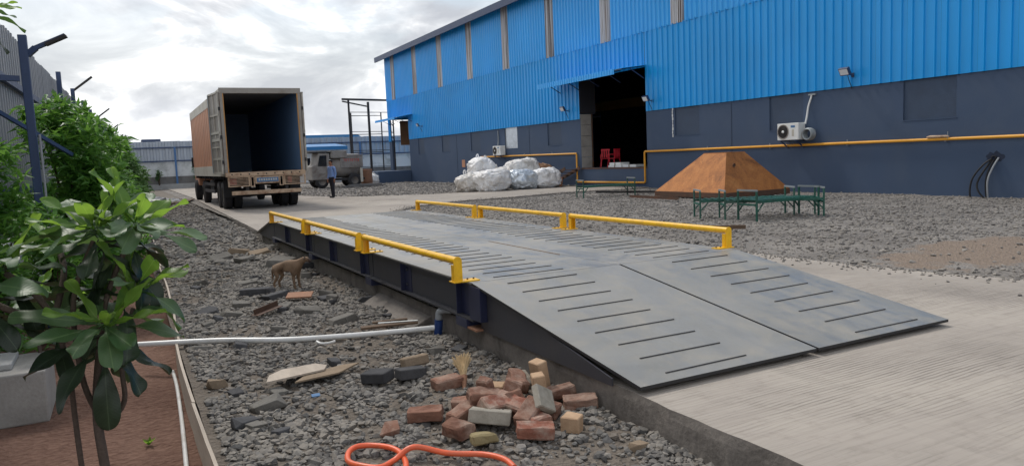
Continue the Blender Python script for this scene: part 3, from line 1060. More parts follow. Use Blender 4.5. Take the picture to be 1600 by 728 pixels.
# upper row with translucent strips
pts = [WY0]
for s in SKY:
    if WY0 < s and s + 0.8 < WY1:
        pts += [s, s + 0.8]
pts.append(WY1)
for i in range(len(pts) - 1):
    a, b = pts[i], pts[i + 1]
    if i % 2 == 1:
        cladding('skylight_sheet', a, b - a - 0.003, DIV - 0.05, EAVE, WX - 0.036, M['skylight'], 0.133, 0.05, 0.03)
    else:
        n = max(1, round((b - a) / 0.83))
        for k in range(n):
            cladding('cladding_sheet', a + (b - a) * k / n, (b - a) / n - 0.003, DIV - 0.05, EAVE, WX - 0.038, M['clad_sheen'], 0.276, 0.045, 0.06)
# roof, fascia, closed rear and end walls
RX = WX + DEP / 2
mb = MB()
for (xa, za, xb, zb) in ((WX - 0.55, EAVE + 0.02, RX, 13.6), (RX, 13.6, WX + DEP + 0.5, EAVE + 0.02)):
    mb.add([(xa, WY0 - 0.6, za), (xb, WY0 - 0.6, zb), (xb, WY1 + 0.7, zb), (xa, WY1 + 0.7, za),
            (xa, WY0 - 0.6, za + 0.08), (xb, WY0 - 0.6, zb + 0.08), (xb, WY1 + 0.7, zb + 0.08), (xa, WY1 + 0.7, za + 0.08)],
           [(0, 3, 2, 1), (4, 5, 6, 7), (0, 1, 5, 4), (1, 2, 6, 5), (2, 3, 7, 6), (3, 0, 4, 7)])
roof = hbuild(mb, 'roof', M['clad_navy'])
hbuild(MB().box((WX - 0.66, WY0 - 0.6, EAVE - 0.26), (WX - 0.56, WY1 + 0.7, EAVE + 0.13)), 'gutter_fascia', M['clad_navy'], roof)
hbuild(MB().box((WX - 0.559, WY0 - 0.5, EAVE - 0.02), (WX - 0.08, WY1 + 0.6, EAVE + 0.015)), 'soffit', M['clad_navy'], roof)
mb = MB()
mb.box((WX + DEP, WY0, -0.5), (WX + DEP + 0.2, WY1, EAVE))
mb.prism([(WX + 0.3, -0.5), (WX + DEP - 0.01, -0.5), (WX + DEP - 0.01, EAVE), (RX, 13.5), (WX + 0.3, EAVE)], 'Y', WY0, WY0 + 0.2)
hbuild(mb, 'rear_wall', M['clad'])
# far gable: corner bay stays open, wall above and beyond
mb = MB().prism([(WX + 0.01, 5.0), (WX + DEP - 0.01, 5.0), (WX + DEP - 0.01, EAVE), (RX, 13.5), (WX + 0.01, EAVE)], 'Y', WY1 - 0.2, WY1 - 0.01)
mb.box((WX + 6.0, WY1 - 0.2, -0.5), (WX + DEP - 0.01, WY1 - 0.01, 4.99))
hbuild(mb, 'gable_wall', M['clad'])
mb = MB().box((WX + 0.26, 54.7, -0.4), (WX + 6.0, 54.85, 9.9))
mb.box((WX + 5.85, 54.86, -0.4), (WX + 5.99, WY1 - 0.21, 4.98))
hbuild(mb, 'bay_partition', M['block'])
hbuild(MB().box((WX + 0.26, 54.86, -0.4), (WX + 5.84, WY1 - 0.01, DR2[2] - 0.005)), 'bay_floor', M['block'])
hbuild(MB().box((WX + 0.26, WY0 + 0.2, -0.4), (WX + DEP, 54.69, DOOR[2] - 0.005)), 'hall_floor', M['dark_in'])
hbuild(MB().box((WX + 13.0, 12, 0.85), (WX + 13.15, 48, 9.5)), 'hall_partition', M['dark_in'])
hbuild(MB().box((WX + 4.0, 20, 6.2), (WX + 4.35, 46, 6.75)), 'crane_beam', M['beam_tan'])
hbuild(MB().box((WX + 7.0, 24, 4.15), (WX + 7.3, 40, 4.7)), 'crane_beam', M['beam_tan'])
# the big doorway: bare block jamb, dark liner above, sill
z = DOOR[2]
while z < 3.4:
    z2 = min(z + 0.52, 3.45)
    hbuild(MB().box((WX + 0.02, DOOR[1] + 0.0 - 0.02, z + 0.004), (WX + 0.62, DOOR[1] + 0.3, z2 - 0.008)), 'jamb_block', M['block'], wh, 0.008)
    z = z2
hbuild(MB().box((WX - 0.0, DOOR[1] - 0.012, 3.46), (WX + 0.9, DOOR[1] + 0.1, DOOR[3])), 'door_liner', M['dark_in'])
hbuild(MB().box((WX + 0.63, DOOR[1] - 0.05, DOOR[2]), (WX + 0.68, DOOR[1] + 0.02, 3.45)), 'door_angle', M['rust_dark'])
hbuild(MB().box((WX - 0.02, DOOR[0] + 0.01, DOOR[2] - 0.06), (WX - 0.001, DOOR[1] - 0.01, DOOR[2] + 0.002)), 'dock_edge', M['rust_dark'])


def canopy(y0, y1, z, out, drop, lip):
    # sheet canopy: corrugated slab sloping outward, on brackets
    mb = MB()
    n = int((y1 - y0) / 0.2)
    vs = []
    for i in range(n * 2 + 1):
        yy = y0 + (y1 - y0) * i / (n * 2)
        b = 0.012 * (i % 2)
        vs += [(WX - 0.075, yy, z + b), (WX - out, yy, z - drop + b)]
    o = len(vs)
    vs += [(x, yy, zz - 0.02) for x, yy, zz in vs]
    fs = []
    for i in range(n * 2):
        a = i * 2
        fs += [(a, a + 1, a + 3, a + 2), (o + a, o + a + 2, o + a + 3, o + a + 1), (a + 1, o + a + 1, o + a + 3, a + 3)]
    fs += [(0, o, o + 1, 1), (2 * n * 2, 2 * n * 2 + 1, o + 4 * n + 1, o + 4 * n)]
    mb.add(vs, fs)
    c = hbuild(mb, 'canopy', M['clad'])
    mb = MB()
    for i in range(5):
        yy = y0 + 0.15 + (y1 - y0 - 0.3) * i / 4
        mb.beam((WX - 0.07, yy, z - 0.03), (WX - out + 0.05, yy, z - drop - 0.025), 0.04, 0.04)
        mb.beam((WX - 0.07, yy, z - 0.55), (WX - out * 0.6, yy, z - drop * 0.6 - 0.045), 0.03, 0.03)
    mb.beam((WX - out + 0.03, y0, z - drop - 0.035), (WX - out + 0.03, y1, z - drop - 0.035), 0.04, 0.04)
    hbuild(mb, 'bracket', M['clad_navy'], c)
    f = MB()
    ya = y0 + 0.5
    nn = int((y1 - ya) / 0.1)
    for i in range(nn):
        f.box((WX - out - 0.02 - 0.015 * (i % 2), ya + i * 0.1, z - drop - lip + 0.02), (WX - out - 0.004, ya + i * 0.1 + 0.1, z - drop + 0.03))
    hbuild(f, 'fascia', M['clad_sheen'], c)


canopy(25.55, 32.6, 5.14, 1.35, 0.16, 0.22)
canopy(54.0, 59.4, 5.1, 1.3, 0.22, 0.16)

# ------------------------------------------------------------------ things on and by the warehouse wall
def flood(y, z, lab):
    t = thing('flood_light', lab, 'flood light', (WX - 0.06, y, z), 0, 'flood lights on the warehouse wall')
    Mx = Matrix.Translation((-0.34, 0, 0.06)) @ Matrix.Rotation(RAD(-28), 4, 'Y')
    MB().box((-0.05, -0.17, -0.12), (0.05, 0.17, 0.12), 0, Mx).build('housing', M['clad_navy'], t, 0.01)
    MB().box((-0.058, -0.14, -0.09), (-0.0505, 0.14, 0.09), 0, Mx).build('lens', M['lens'], t)
    MB().beam((-0.3, 0, 0.0), (0.02, 0, -0.05), 0.03, 0.03).box((0.0, -0.05, -0.11), (0.02, 0.05, 0.02)).build('bracket', M['clad_navy'], t)
    MB().tube(smooth_path([(-0.2, 0.02, 0.0), (-0.1, 0.04, -0.2), (-0.02, 0.03, -0.35), (0.0, 0.02, -0.45)], 4), 0.012, 6).build('cable', M['black'], t)


flood(15.55, 3.6, 'white faced flood light low on blue cladding right of the doorway, far from it')
flood(25.2, 3.65, 'dark square flood light on blue cladding at the right edge of the doorway')
flood(31.8, 3.72, 'white flood light on blue cladding left of the doorway canopy')
flood(52.1, 4.1, 'small flood light on the cladding near the far corner of the warehouse')


def ac_unit(y, z, lab, w=0.88, coil=True):
    t = thing('air_conditioner', lab, 'air conditioner', (WX - 0.001, y, z))
    MB().box((-0.42, -w / 2, 0), (-0.10, w / 2, 0.55)).build('casing', M['white_plastic'], t, 0.015)
    # round fan guard on the front face
    yc, zc = w * 0.22, 0.275
    fan = MB().lathe([(-0.002, 0.245), (-0.014, 0.24), (-0.014, 0.215), (-0.004, 0.21)], (-0.42, yc, zc), 'X', 32).build('fan_guard', M['t_grey'], t)
    mb = MB()
    for r in (0.06, 0.10, 0.14, 0.18):
        mb.lathe([(-0.012, r), (-0.008, r + 0.006), (-0.012, r + 0.012), (-0.016, r + 0.006), (-0.012, r)], (-0.42, yc, zc), 'X', 24)
    mb.lathe([(-0.003, 0.21), (-0.003, 0.0)], (-0.42, yc, zc), 'X', 24)
    mb.build('fan_grille', M['t_chassis'], fan)
    MB().lathe([(-0.004, 0.05), (-0.02, 0.045), (-0.02, 0.0)], (-0.42, yc, zc), 'X', 16).build('hub', M['white_plastic'], fan)
    # badge, control cover
    MB().box((-0.424, -0.30, 0.40), (-0.4205, -0.13, 0.47)).build('badge', M['plate_blue'], t)
    MB().box((-0.424, -0.26, 0.12), (-0.4205, -0.17, 0.34)).build('cover', M['t_pale'], t)
    mb = MB()
    for s in (-1, 1):
        mb.box((-0.44, s * w * 0.36 - 0.02, -0.045), (0.0, s * w * 0.36 + 0.02, -0.005))
        mb.beam((-0.38, s * w * 0.36, -0.04), (-0.01, s * w * 0.36, -0.26), 0.03, 0.03)
    mb.build('bracket', M['clad_navy'], t)
    if coil:
        c = MB()
        for k in range(5):
            r = 0.17 + 0.008 * (k % 2)
            c.tube([(-0.3 + 0.045 * k, -w / 2 - 0.24 + r * math.cos(a), 0.16 + r * math.sin(a)) for a in [2 * math.pi * i / 24 for i in range(25)]], 0.028, 8, 0, False)
        c.build('pipe_coil', M['worn_steel'], t)
        MB().tube(smooth_path([(-0.12, -w / 2 - 0.02, 0.5), (-0.08, -w / 2 - 0.05, 0.75), (-0.05, -w / 2 - 0.08, 1.05), (-0.04, -w / 2 - 0.17, 1.3), (-0.03, -w / 2 - 0.2, 1.42)], 5), 0.03, 8).build('conduit', M['white_plastic'], t)
        MB().box((-0.06, -w / 2 - 0.36, 1.40), (-0.001, -w / 2 - 0.08, 1.45)).build('wall_bracket', M['worn_steel'], t)
    else:
        MB().tube(smooth_path([(-0.12, w / 2 - 0.1, 0.56), (-0.05, w / 2 - 0.05, 0.9), (-0.04, w / 2 - 0.02, 1.45)], 5), 0.03, 8).build('conduit', M['worn_steel'], t)


ac_unit(17.72, 1.69, 'white air conditioner unit with coiled pipe on the wall right of the doorway')
ac_unit(39.25, 1.66, 'foil wrapped air conditioner unit below the silver window left of the doorway', 1.0, False)

gp = thing('gas_pipe', 'yellow gas pipe running along the slate blue wall and under the doorway', 'pipe', (WX - 0.09, 30, 0))
path = [(0, -38, 1.49), (0, -4.28, 1.52), (0, -4.24, 1.48), (0, -4.24, 0.24), (0, -4.20, 0.20), (0, 1.1, 0.17), (0, 1.14, 0.21), (0, 1.14, 1.52), (0, 1.18, 1.56), (0, 12.2, 1.61), (0.09, 12.25, 1.61)]
MB().tube(path, 0.042, 12).build('pipe', M['yellow_pipe'], gp)
for yq in [-36 + 3.1 * k for k in range(10)] + [3.5, 6.5, 9.5]:
    zc = 1.5 if yq < 0 else 1.585
    MB().box((-0.02, yq - 0.02, zc - 0.06), (0.089, yq + 0.02, zc - 0.042)).build('clamp', M['worn_steel'], gp)
    MB().box((-0.006, yq - 0.015, zc + 0.035), (0.006, yq + 0.015, zc + 0.12)).build('stud', M['worn_steel'], gp)
vb = thing('pipe_valve', 'short brown fitting lying on the yellow pipe near the right', 'fitting', (WX - 0.12, 12.9, 1.55))
MB().tube([(0, -0.42, 0.02), (0, -0.36, 0.03), (0, 0.1, 0.035), (0, 0.2, 0.02)], [0.012, 0.035, 0.04, 0.03], 10).build('body', M['t_rustpale'], vb)
MB().tube([(0, -0.38, -0.05), (0, -0.38, 0.16)], 0.012, 6).build('stem', M['worn_steel'], vb)

cb = thing('wall_cables', 'dark cables curving down from a hole in the right part of the wall', 'cable', (WX - 0.03, 11.35, 0))
vs_ = [(0.026, (0.16 + 0.10 * mnoise.noise(Vector((k * 0.9, 3, 1)))) * math.cos(k * 0.349) * 1.5 - 0.02, 1.0 + (0.12 + 0.08 * mnoise.noise(Vector((k * 1.1, 7, 1)))) * math.sin(k * 0.349)) for k in range(18)]
MB().add(vs_, [tuple(range(18))]).build('sooty_patch', M['soot'], cb)
MB().lathe([(-0.03, 0.05), (-0.03, 0.065), (0.02, 0.065)], (0, 0.0, 0.97), 'X', 14).build('sleeve', M['black'], cb)
for pp in ([(0, 0.05, 0.95), (-0.12, 0.2, 0.80), (-0.2, 0.42, 0.45), (-0.2, 0.48, 0.05), (-0.15, 0.4, -0.2)], [(0, -0.12, 0.98), (-0.1, -0.02, 0.7), (-0.16, 0.06, 0.35), (-0.1, 0.06, -0.2)], [(0, 0.0, 0.93), (-0.08, 0.1, 0.6), (-0.1, 0.14, 0.25), (-0.08, 0.1, -0.2)], [(0, 0.05, 0.93), (-0.15, 0.3, 0.4), (-0.2, 0.25, 0.1), (-0.12, 0.0, -0.2)]):
    MB().tube(smooth_path(pp, 6), 0.022, 8).build('cable', M['grey_pvc'] if pp[0][1] < -0.05 else M['black'], cb)
nb = thing('notice_plate', 'small orange notice plate on the slate blue wall behind the sacks', 'plate', (WX - 0.004, 45.0, 1.0))
MB().box((-0.01, -0.25, 0.0), (0.0, 0.25, 0.48)).build('panel', M['t_orange'], nb, 0.004)
cd = thing('door_stripe', 'white peeling strip beside the window next to the doorway', 'strip', (WX - 0.003, 23.98, 2.05))
mb = MB()
for k in range(9):
    z = k * 0.135
    mb.box((-0.012, -0.02 + 0.015 * math.sin(k * 2.1), z), (0.0, 0.03 + 0.01 * math.sin(k * 1.3), z + 0.12))
mb.build('strip', M['white_plastic'], cd)

# steel stair leaning on the dock beside the doorway
stt = thing('steel_stair', 'rusty steel stair leaning on the dock left of the doorway', 'stair', (19.4, 31.9, 0))
for s in (-0.42, 0.42):
    MB().beam((s, 1.6, 0.02), (s, -1.15, 0.86), 0.04, 0.16).build('stringer', M['rust_dark'], stt)
for k in range(6):
    q = (k + 0.7) / 6.4
    MB().box((-0.40, 1.6 - 2.75 * q - 0.12, 0.03 + 0.84 * q), (0.40, 1.6 - 2.75 * q + 0.12, 0.055 + 0.84 * q)).build('tread', M['rust_dark'], stt)
pl = thing('steel_plate', 'brown steel plate lying flat at the foot of the rusty stair', 'plate', (18.9, 33.6, 0.0))
MB().box((-0.5, -0.5, 0.0), (0.5, 0.7, 0.05)).build('plate', M['rust_dark'], pl)

# red chairs and white packs just inside the doorway
def red_chair(x, y, z, rz, lab):
    t = thing('plastic_chair', lab, 'chair', (x, y, z), rz, 'red chairs in the doorway')
    MB().box((-0.21, -0.21, 0.40), (0.21, 0.21, 0.43)).build('seat', M['red_plastic'], t, 0.01)
    for i in (-1, 1):
        for j in (-1, 1):
            MB().tube([(i * 0.23, j * 0.22, 0), (i * 0.18, j * 0.18, 0.41)], 0.02, 6).build('leg', M['red_plastic'], t)
    mb = MB()
    for i in range(4):
        mb.box((-0.18 + i * 0.105, 0.19, 0.46), (-0.12 + i * 0.105, 0.215, 0.80))
    mb.box((-0.21, 0.19, 0.80), (0.21, 0.22, 0.87))
    mb.build('backrest', M['red_plastic'], t)
    for i in (-1, 1):
        MB().box((i * 0.21 - 0.02, -0.2, 0.60), (i * 0.21 + 0.02, 0.2, 0.625)).box((i * 0.21 - 0.02, -0.2, 0.40), (i * 0.21 + 0.02, -0.16, 0.60)).build('armrest', M['red_plastic'], t)


red_chair(20.75, 29.9, 0.846, 2.6, 'red plastic chair in the doorway, nearest the block jamb')
red_chair(20.8, 29.25, 0.846, 3.3, 'red plastic chair in the doorway beside the white packs')
for (x, y, z, w, d, h, lab) in ((20.5, 28.45, 0.846, 0.5, 1.05, 0.10, 'lower left white pack on the dock floor'), (20.55, 28.5, 0.947, 0.5, 0.9, 0.12, 'upper white pack stacked in the doorway'), (20.5, 27.35, 0.846, 0.5, 1.0, 0.12, 'right white pack lying flat on the dock floor')):
    t = thing('white_pack', lab, 'pack', (x, y, z), 0, 'white packs on the dock')
    MB().box((-w / 2, -d / 2, 0.001), (w / 2, d / 2, h)).build('wrap', M['white_plastic'], t, 0.02)
    MB().box((-w / 2 - 0.002, -0.05, 0.0), (w / 2 + 0.002, 0.05, h + 0.002)).build('band', M['t_grey'], t)

# corner bay: lattice column, hanging sheet, gas bottles, dock block
lc = thing('lattice_column', 'dark lattice steel column at the far corner opening', 'column', (WX + 0.15, 59.5, 0.0))
mb = MB()
for a in (-0.35, 0.35):
    mb.beam((0.0, a, 0.0), (0.0, a, 5.0), 0.09, 0.09)
mb.build('chord', M['t_chassis'], lc)
for k in range(9):
    z = 0.3 + k * 0.52
    MB().beam((0, -0.32, z), (0, 0.32, z + (0.0 if k % 2 else 0.3)), 0.05, 0.05).build('lacing', M['t_chassis'], lc)
hs = thing('hanging_sheet', 'beige sheet hanging in the far corner opening', 'sheet', (WX + 3.0, 59.4, 0))
MB().box((-2.2, -0.01, 2.9), (2.6, 0.01, 4.9)).build('sheet', M['brown_roll'], hs)
for i, yq in enumerate((56.3, 55.9)):
    t = thing('gas_bottle', ('left' if i == 0 else 'right') + ' dark gas bottle standing in the far corner opening', 'gas bottle', (WX + 0.6, yq, DR2[2] - 0.004), 0, 'gas bottles at the corner')
    MB().lathe([(0, 0), (0, 0.15), (1.35, 0.15), (1.5, 0.10), (1.56, 0.04), (1.7, 0.04), (1.7, 0)], (0, 0, 0), 'Z', 14).build('cylinder', M['t_chassis'], t)
dk = thing('dock_block', 'low dark blue concrete dock outside the far corner opening', 'dock', (18.6, 57.6, 0))
MB().box((-1.3, -2.6, -0.1), (1.38, 2.3, 0.86)).build('body', M['plinth'], dk, 0.02)
MB().box((-1.5, 1.7, -0.1), (-1.31, 2.4, 0.9)).build('post', M['block'], dk)

# ------------------------------------------------------------------ lorry
tr = thing('box_lorry', 'box lorry with open empty cargo box and orange brown side on the concrete road', 'lorry', (4.76, 28.6, 0))
HW = 1.42
ZB, ZT, LEN = 1.38, 4.36, 12.5


def tb(mb, name, mat, parent=tr, bevel=0.0):
    return mb.build(name, M[mat], parent, bevel)


# cargo box
tb(MB().box((-HW, 0.06, ZB - 0.12), (HW, LEN, ZB)), 'cargo_floor', 't_chassis')
for s in (-1, 1):
    xo = s * HW
    xi = s * (HW - 0.05)
    w = tb(MB().box((min(xo, xi), 0.06, ZB), (max(xo, xi), LEN, ZT)), 'side_wall', 't_orange')
    a, b = (xo - 0.012, xo - 0.001) if s < 0 else (xo + 0.001, xo + 0.012)
    tb(MB().box((a, 0.06, ZT - 0.36), (b, LEN, ZT)), 'top_band', 't_pale', w)
    tb(MB().box((a, 0.06, ZB - 0.13), (b, LEN, ZB + 0.28)), 'bottom_band', 't_pale', w)
    mb = MB()
    for k in range(17):
        y = 0.5 + k * 0.72
        mb.box((a, y, ZB + 0.281), (b, y + 0.05, ZT - 0.361))
    tb(mb, 'rib', 't_orange', w)
    xa = s * (HW - 0.055)
    xb = s * (HW - 0.075)
    tb(MB().box((min(xa, xb), 0.14, ZB + 0.004), (max(xa, xb), LEN - 0.1, ZT - 0.055)), 'lining', 't_in', w)
tb(MB().box((-HW + 0.051, 0.06, ZT - 0.05), (HW - 0.051, LEN, ZT + 0.03)), 'cargo_roof', 't_grey')
tb(MB().box((-HW + 0.052, LEN - 0.095, ZB + 0.004), (HW - 0.052, LEN - 0.02, ZT - 0.055)), 'front_wall', 't_in')
# rear portal
mb = MB().box((-HW - 0.01, -0.03, ZT - 0.16), (HW + 0.01, 0.055, ZT + 0.04))
tb(mb, 'rear_header', 't_grey', tr, 0.012)
for s in (-1, 1):
    p = tb(MB().box((min(s * HW, s * (HW - 0.10)), -0.03, ZB), (max(s * HW, s * (HW - 0.10)), 0.055, ZT - 0.162)), 'rear_post', 't_grey')
    tb(MB().box((min(s * (HW - 0.104), s * (HW - 0.135)), -0.02, ZB), (max(s * (HW - 0.104), s * (HW - 0.135)), 0.04, ZT - 0.165)), 'door_seal', 't_yellow', p)
mb = MB().box((-HW, -0.05, ZB - 0.16), (HW, 0.055, ZB - 0.004))
sill = tb(mb, 'rear_sill', 't_rustpale', tr, 0.01)
mb = MB()
for k in range(9):
    mb.lathe([(0, 0.028), (-0.012, 0.024), (-0.012, 0)], (-1.2 + 0.3 * k, -0.051, ZB - 0.08), 'Y', 8)
tb(mb, 'bolt', 't_chassis', sill)
# doors folded back along the sides
for s in (-1, 1):
    ang = RAD(96.5) if s < 0 else RAD(-94.5)
    Mx = Matrix.Translation((s * (HW + 0.02), -0.02, 0)) @ Matrix.Rotation((math.pi - ang) if s < 0 else (ang), 4, 'Z')
    # local x runs from the hinge outward along the leaf
    if s < 0:
        Mx = Matrix.Translation((-HW - 0.045, -0.02, 0)) @ Matrix.Rotation(RAD(97), 4, 'Z')
    else:
        Mx = Matrix.Translation((HW + 0.045, -0.02, 0)) @ Matrix.Rotation(RAD(84), 4, 'Z')
    d = tb(MB().box((0, -0.02, ZB - 0.05), (1.36, 0.02, ZT - 0.10), 0, Mx), 'rear_door', 't_grey')
    mb = MB()
    sg = 1 if s < 0 else -1
    for (za, zb_) in ((ZT - 0.16, ZT - 0.10), (3.42, 3.48), (2.78, 2.86), (2.52, 2.62), (2.28, 2.33), (1.85, 1.92), (ZB - 0.04, ZB + 0.03)):
        mb.box((0.0, 0.0205 * sg if sg > 0 else -0.055, za), (1.36, 0.055 if sg > 0 else -0.0205, zb_), 0, Mx)
    for xx in (0.0, 0.62, 1.30):
        mb.box((xx, 0.0205 if sg > 0 else -0.05, ZB - 0.05), (xx + 0.06, 0.05 if sg > 0 else -0.0205, ZT - 0.10), 0, Mx)
    tb(mb, 'door_rail', 't_pale', d)
    for zz in (1.7, 2.6, 3.6):
        tb(MB().box((-0.06, -0.03, zz), (0.08, 0.03, zz + 0.12), 0, Mx), 'hinge', 't_chassis', d)
    tb(MB().tube([Mx @ Vector((1.2, 0.08 * sg, ZB)), Mx @ Vector((1.2, 0.08 * sg, ZT - 0.15))], 0.02, 8), 'lock_bar', 'worn_steel', d)
# rear frame with lamp guards, number plate, underrun bar
for s in (-1, 1):
    g = MB()
    x0, x1 = (-1.36, -0.60) if s < 0 else (0.60, 1.40)
    g.box((x0, -0.10, 1.18), (x1, -0.04, 1.215)).box((x0, -0.10, 0.86), (x1, -0.04, 0.895))
    g.box((x0, -0.10, 0.896), (x0 + 0.05, -0.04, 1.179)).box((x1 - 0.05, -0.10, 0.896), (x1, -0.04, 1.179))
    gd = tb(g, 'lamp_guard', 't_rustpale')
    for k in range(5):
        z = 0.93 + k * 0.05
        tb(MB().box((x0 + 0.051, -0.095, z), (x1 - 0.051, -0.075, z + 0.018)), 'guard_bar', 't_rustpale', gd)
    tb(MB().box((x0 + 0.06, -0.04, 0.92), (x0 + 0.30, 0.0, 1.16)), 'tail_lamp', 'red_lamp', gd)
    q0, q1 = (-0.585, -0.44) if s < 0 else (0.44, 0.585)
    pb = MB().box((q0, -0.10, 0.84), (q0 + 0.03, 0.0, 1.21)).box((q1 - 0.03, -0.10, 0.84), (q1, 0.0, 1.21)).box((q0 + 0.031, -0.1, 0.84), (q1 - 0.031, -0.0, 0.87)).box((q0 + 0.031, -0.1, 1.18), (q1 - 0.031, 0.0, 1.21))
    tb(pb, 'frame_bracket', 't_rustpale')
npl = tb(MB().box((-0.36, -0.085, 1.00), (0.40, -0.07, 1.15)), 'number_plate', 'plate_blue')
tb(MB().box((-0.42, -0.068, 0.94), (0.43, -0.04, 1.20)), 'plate_board', 't_rustpale')
mb = MB()
for k in range(8):
    mb.box((-0.30 + k * 0.085, -0.089, 1.045), (-0.245 + k * 0.085, -0.0855, 1.115))
tb(mb, 'plate_letters', 't_pale', npl)
tb(MB().box((-1.25, -0.08, 0.56), (1.22, 0.0, 0.70)), 'underrun_bar', 't_rustpale', tr, 0.01)
for s in (-0.7, 0.7):
    tb(MB().box((s - 0.05, -0.04, 0.701), (s + 0.05, 0.04, 1.2)), 'bar_hanger', 't_chassis')
# chassis, axles, wheels
for s in (-0.43, 0.43):
    tb(MB().box((s - 0.05, 0.1, 0.82), (s + 0.05, 14.4, 1.10)), 'chassis_rail', 't_chassis')
mb = MB()
for k in range(16):
    mb.box((-HW + 0.05, 0.3 + k * 0.8, 1.13), (HW - 0.05, 0.38 + k * 0.8, 1.255))
tb(mb, 'cross_bearer', 't_chassis')


def wheel(x, y, s, dual):
    for k in range(2 if dual else 1):
        xc = x - s * k * 0.36
        W, R = 0.15, 0.515
        ty = MB().lathe([(-W, 0.30), (-W - 0.005, 0.40), (-W + 0.01, R - 0.03), (-W + 0.05, R), (W - 0.05, R), (W - 0.01, R - 0.03), (W + 0.005, 0.40), (W, 0.30)], (xc, y, R - 0.004), 'X', 32)
        wt = tb(ty, 'wheel', 'tyre')
        rm = MB().lathe([(-0.12 * s, 0.30), (-0.13 * s * -1, 0.30), (0.12 * s, 0.27), (0.03 * s, 0.22), (0.03 * s, 0.12), (0.11 * s, 0.10), (0.11 * s, 0.0)], (xc, y, R - 0.004), 'X', 24)
        tb(rm, 'rim', 'rim', wt)
        tr_ = MB()
        for q in range(28):
            a = 2 * math.pi * q / 28
            c, sn = math.cos(a), math.sin(a)
            Mq = Matrix.Translation((xc, y, R - 0.004)) @ Matrix.Rotation(a, 4, 'X')
            for h in (-0.075, 0.075):
                tr_.box((h - 0.05, R - 0.012, -0.03), (h + 0.05, R + 0.006, 0.03), 0, Mq)
        tb(tr_, 'tread', 'tyre', wt)['kind'] = 'stuff'


for y in (1.75, 3.1):
    for s in (-1, 1):
        wheel(s * 1.22, y, s, True)
    tb(MB().tube([(-1.0, y, 0.51), (1.0, y, 0.51)], 0.09, 12), 'axle', 't_chassis')
for s in (-1, 1):
    wheel(s * 1.2, 9.2, s, False)
    wheel(s * 1.2, 13.4, s, False)
    x0, x1 = (-1.40, -1.0) if s < 0 else (1.0, 1.40)
    tb(MB().box((x0, 0.95, 0.45), (x1, 0.97, 1.12)), 'mud_flap', 'black')
    xg = -1.38 if s < 0 else 1.34
    for z in (0.55, 0.85):
        tb(MB().box((xg, 4.2, z), (xg + 0.04, 8.2, z + 0.12)), 'side_guard', 't_chassis')
    tb(MB().box((xg - 0.0, 4.5, 0.80), (xg + 0.04, 4.58, 1.25)).box((xg, 7.8, 0.80), (xg + 0.04, 7.88, 1.25)), 'guard_hanger', 't_chassis')
tb(MB().tube([(-1.0, 9.2, 0.51), (1.0, 9.2, 0.51)], 0.08, 12), 'axle', 't_chassis')
tb(MB().box((-1.3, 5.2, 0.58), (-0.6, 6.6, 1.08)), 'fuel_tank', 't_chassis', tr, 0.05)
# cab in front of the box
cab = MB().prism([(12.62, 0.75), (14.75, 0.75), (14.75, 1.7), (14.45, 2.95), (12.62, 3.1)], 'X', -1.22, 1.22)
cabo = tb(cab, 'cab', 't_orange', tr, 0.05)
tb(MB().prism([(13.5, 1.75), (14.5, 1.75), (14.3, 2.7), (13.5, 2.7)], 'X', -1.235, -1.2205).prism([(13.5, 1.75), (14.5, 1.75), (14.3, 2.7), (13.5, 2.7)], 'X', 1.2205, 1.235), 'side_window', 'glass_dark', cabo)
tb(MB().add([(-1.1, 14.745, 1.8), (1.1, 14.745, 1.8), (1.1, 14.49, 2.85), (-1.1, 14.49, 2.85)], [(0, 1, 2, 3)]), 'windscreen', 'glass_dark', cabo)
for s in (-1, 1):
    tb(MB().box((s * 1.30 - 0.06, 14.4, 1.7), (s * 1.30 + 0.06, 14.5, 2.2)), 'mirror', 'black', cabo)


# ------------------------------------------------------------------ skinned figures
def with_skin_layer(joints, edges, name, root, levels=2):
    """make sure the skin layer exists, through bmesh"""
    names = list(joints)
    bm = bmesh.new()
    lay = bm.verts.layers.skin.verify()
    vs = []
    for k in names:
        v = bm.verts.new(joints[k][0])
        r = joints[k][1]
        v[lay].radius = r if isinstance(r, tuple) else (r, r)
        v[lay].use_root = (k == root)
        vs.append(v)
    for a, b in edges:
        bm.edges.new((vs[names.index(a)], vs[names.index(b)]))
    me = bpy.data.meshes.new(name)
    bm.to_mesh(me)
    bm.free()
    o = bpy.data.objects.new(name, me)
    COL.objects.link(o)
    md = o.modifiers.new('skin', 'SKIN')
    md.use_smooth_shade = True
    ss = o.modifiers.new('sub', 'SUBSURF')
    ss.levels = levels
    ss.render_levels = levels
    dg = bpy.context.evaluated_depsgraph_get()
    dg.update()
    new = bpy.data.meshes.new_from_object(o.evaluated_get(dg))
    o.modifiers.clear()
    o.data = new
    for p in new.polygons:
        p.use_smooth = True
    return o


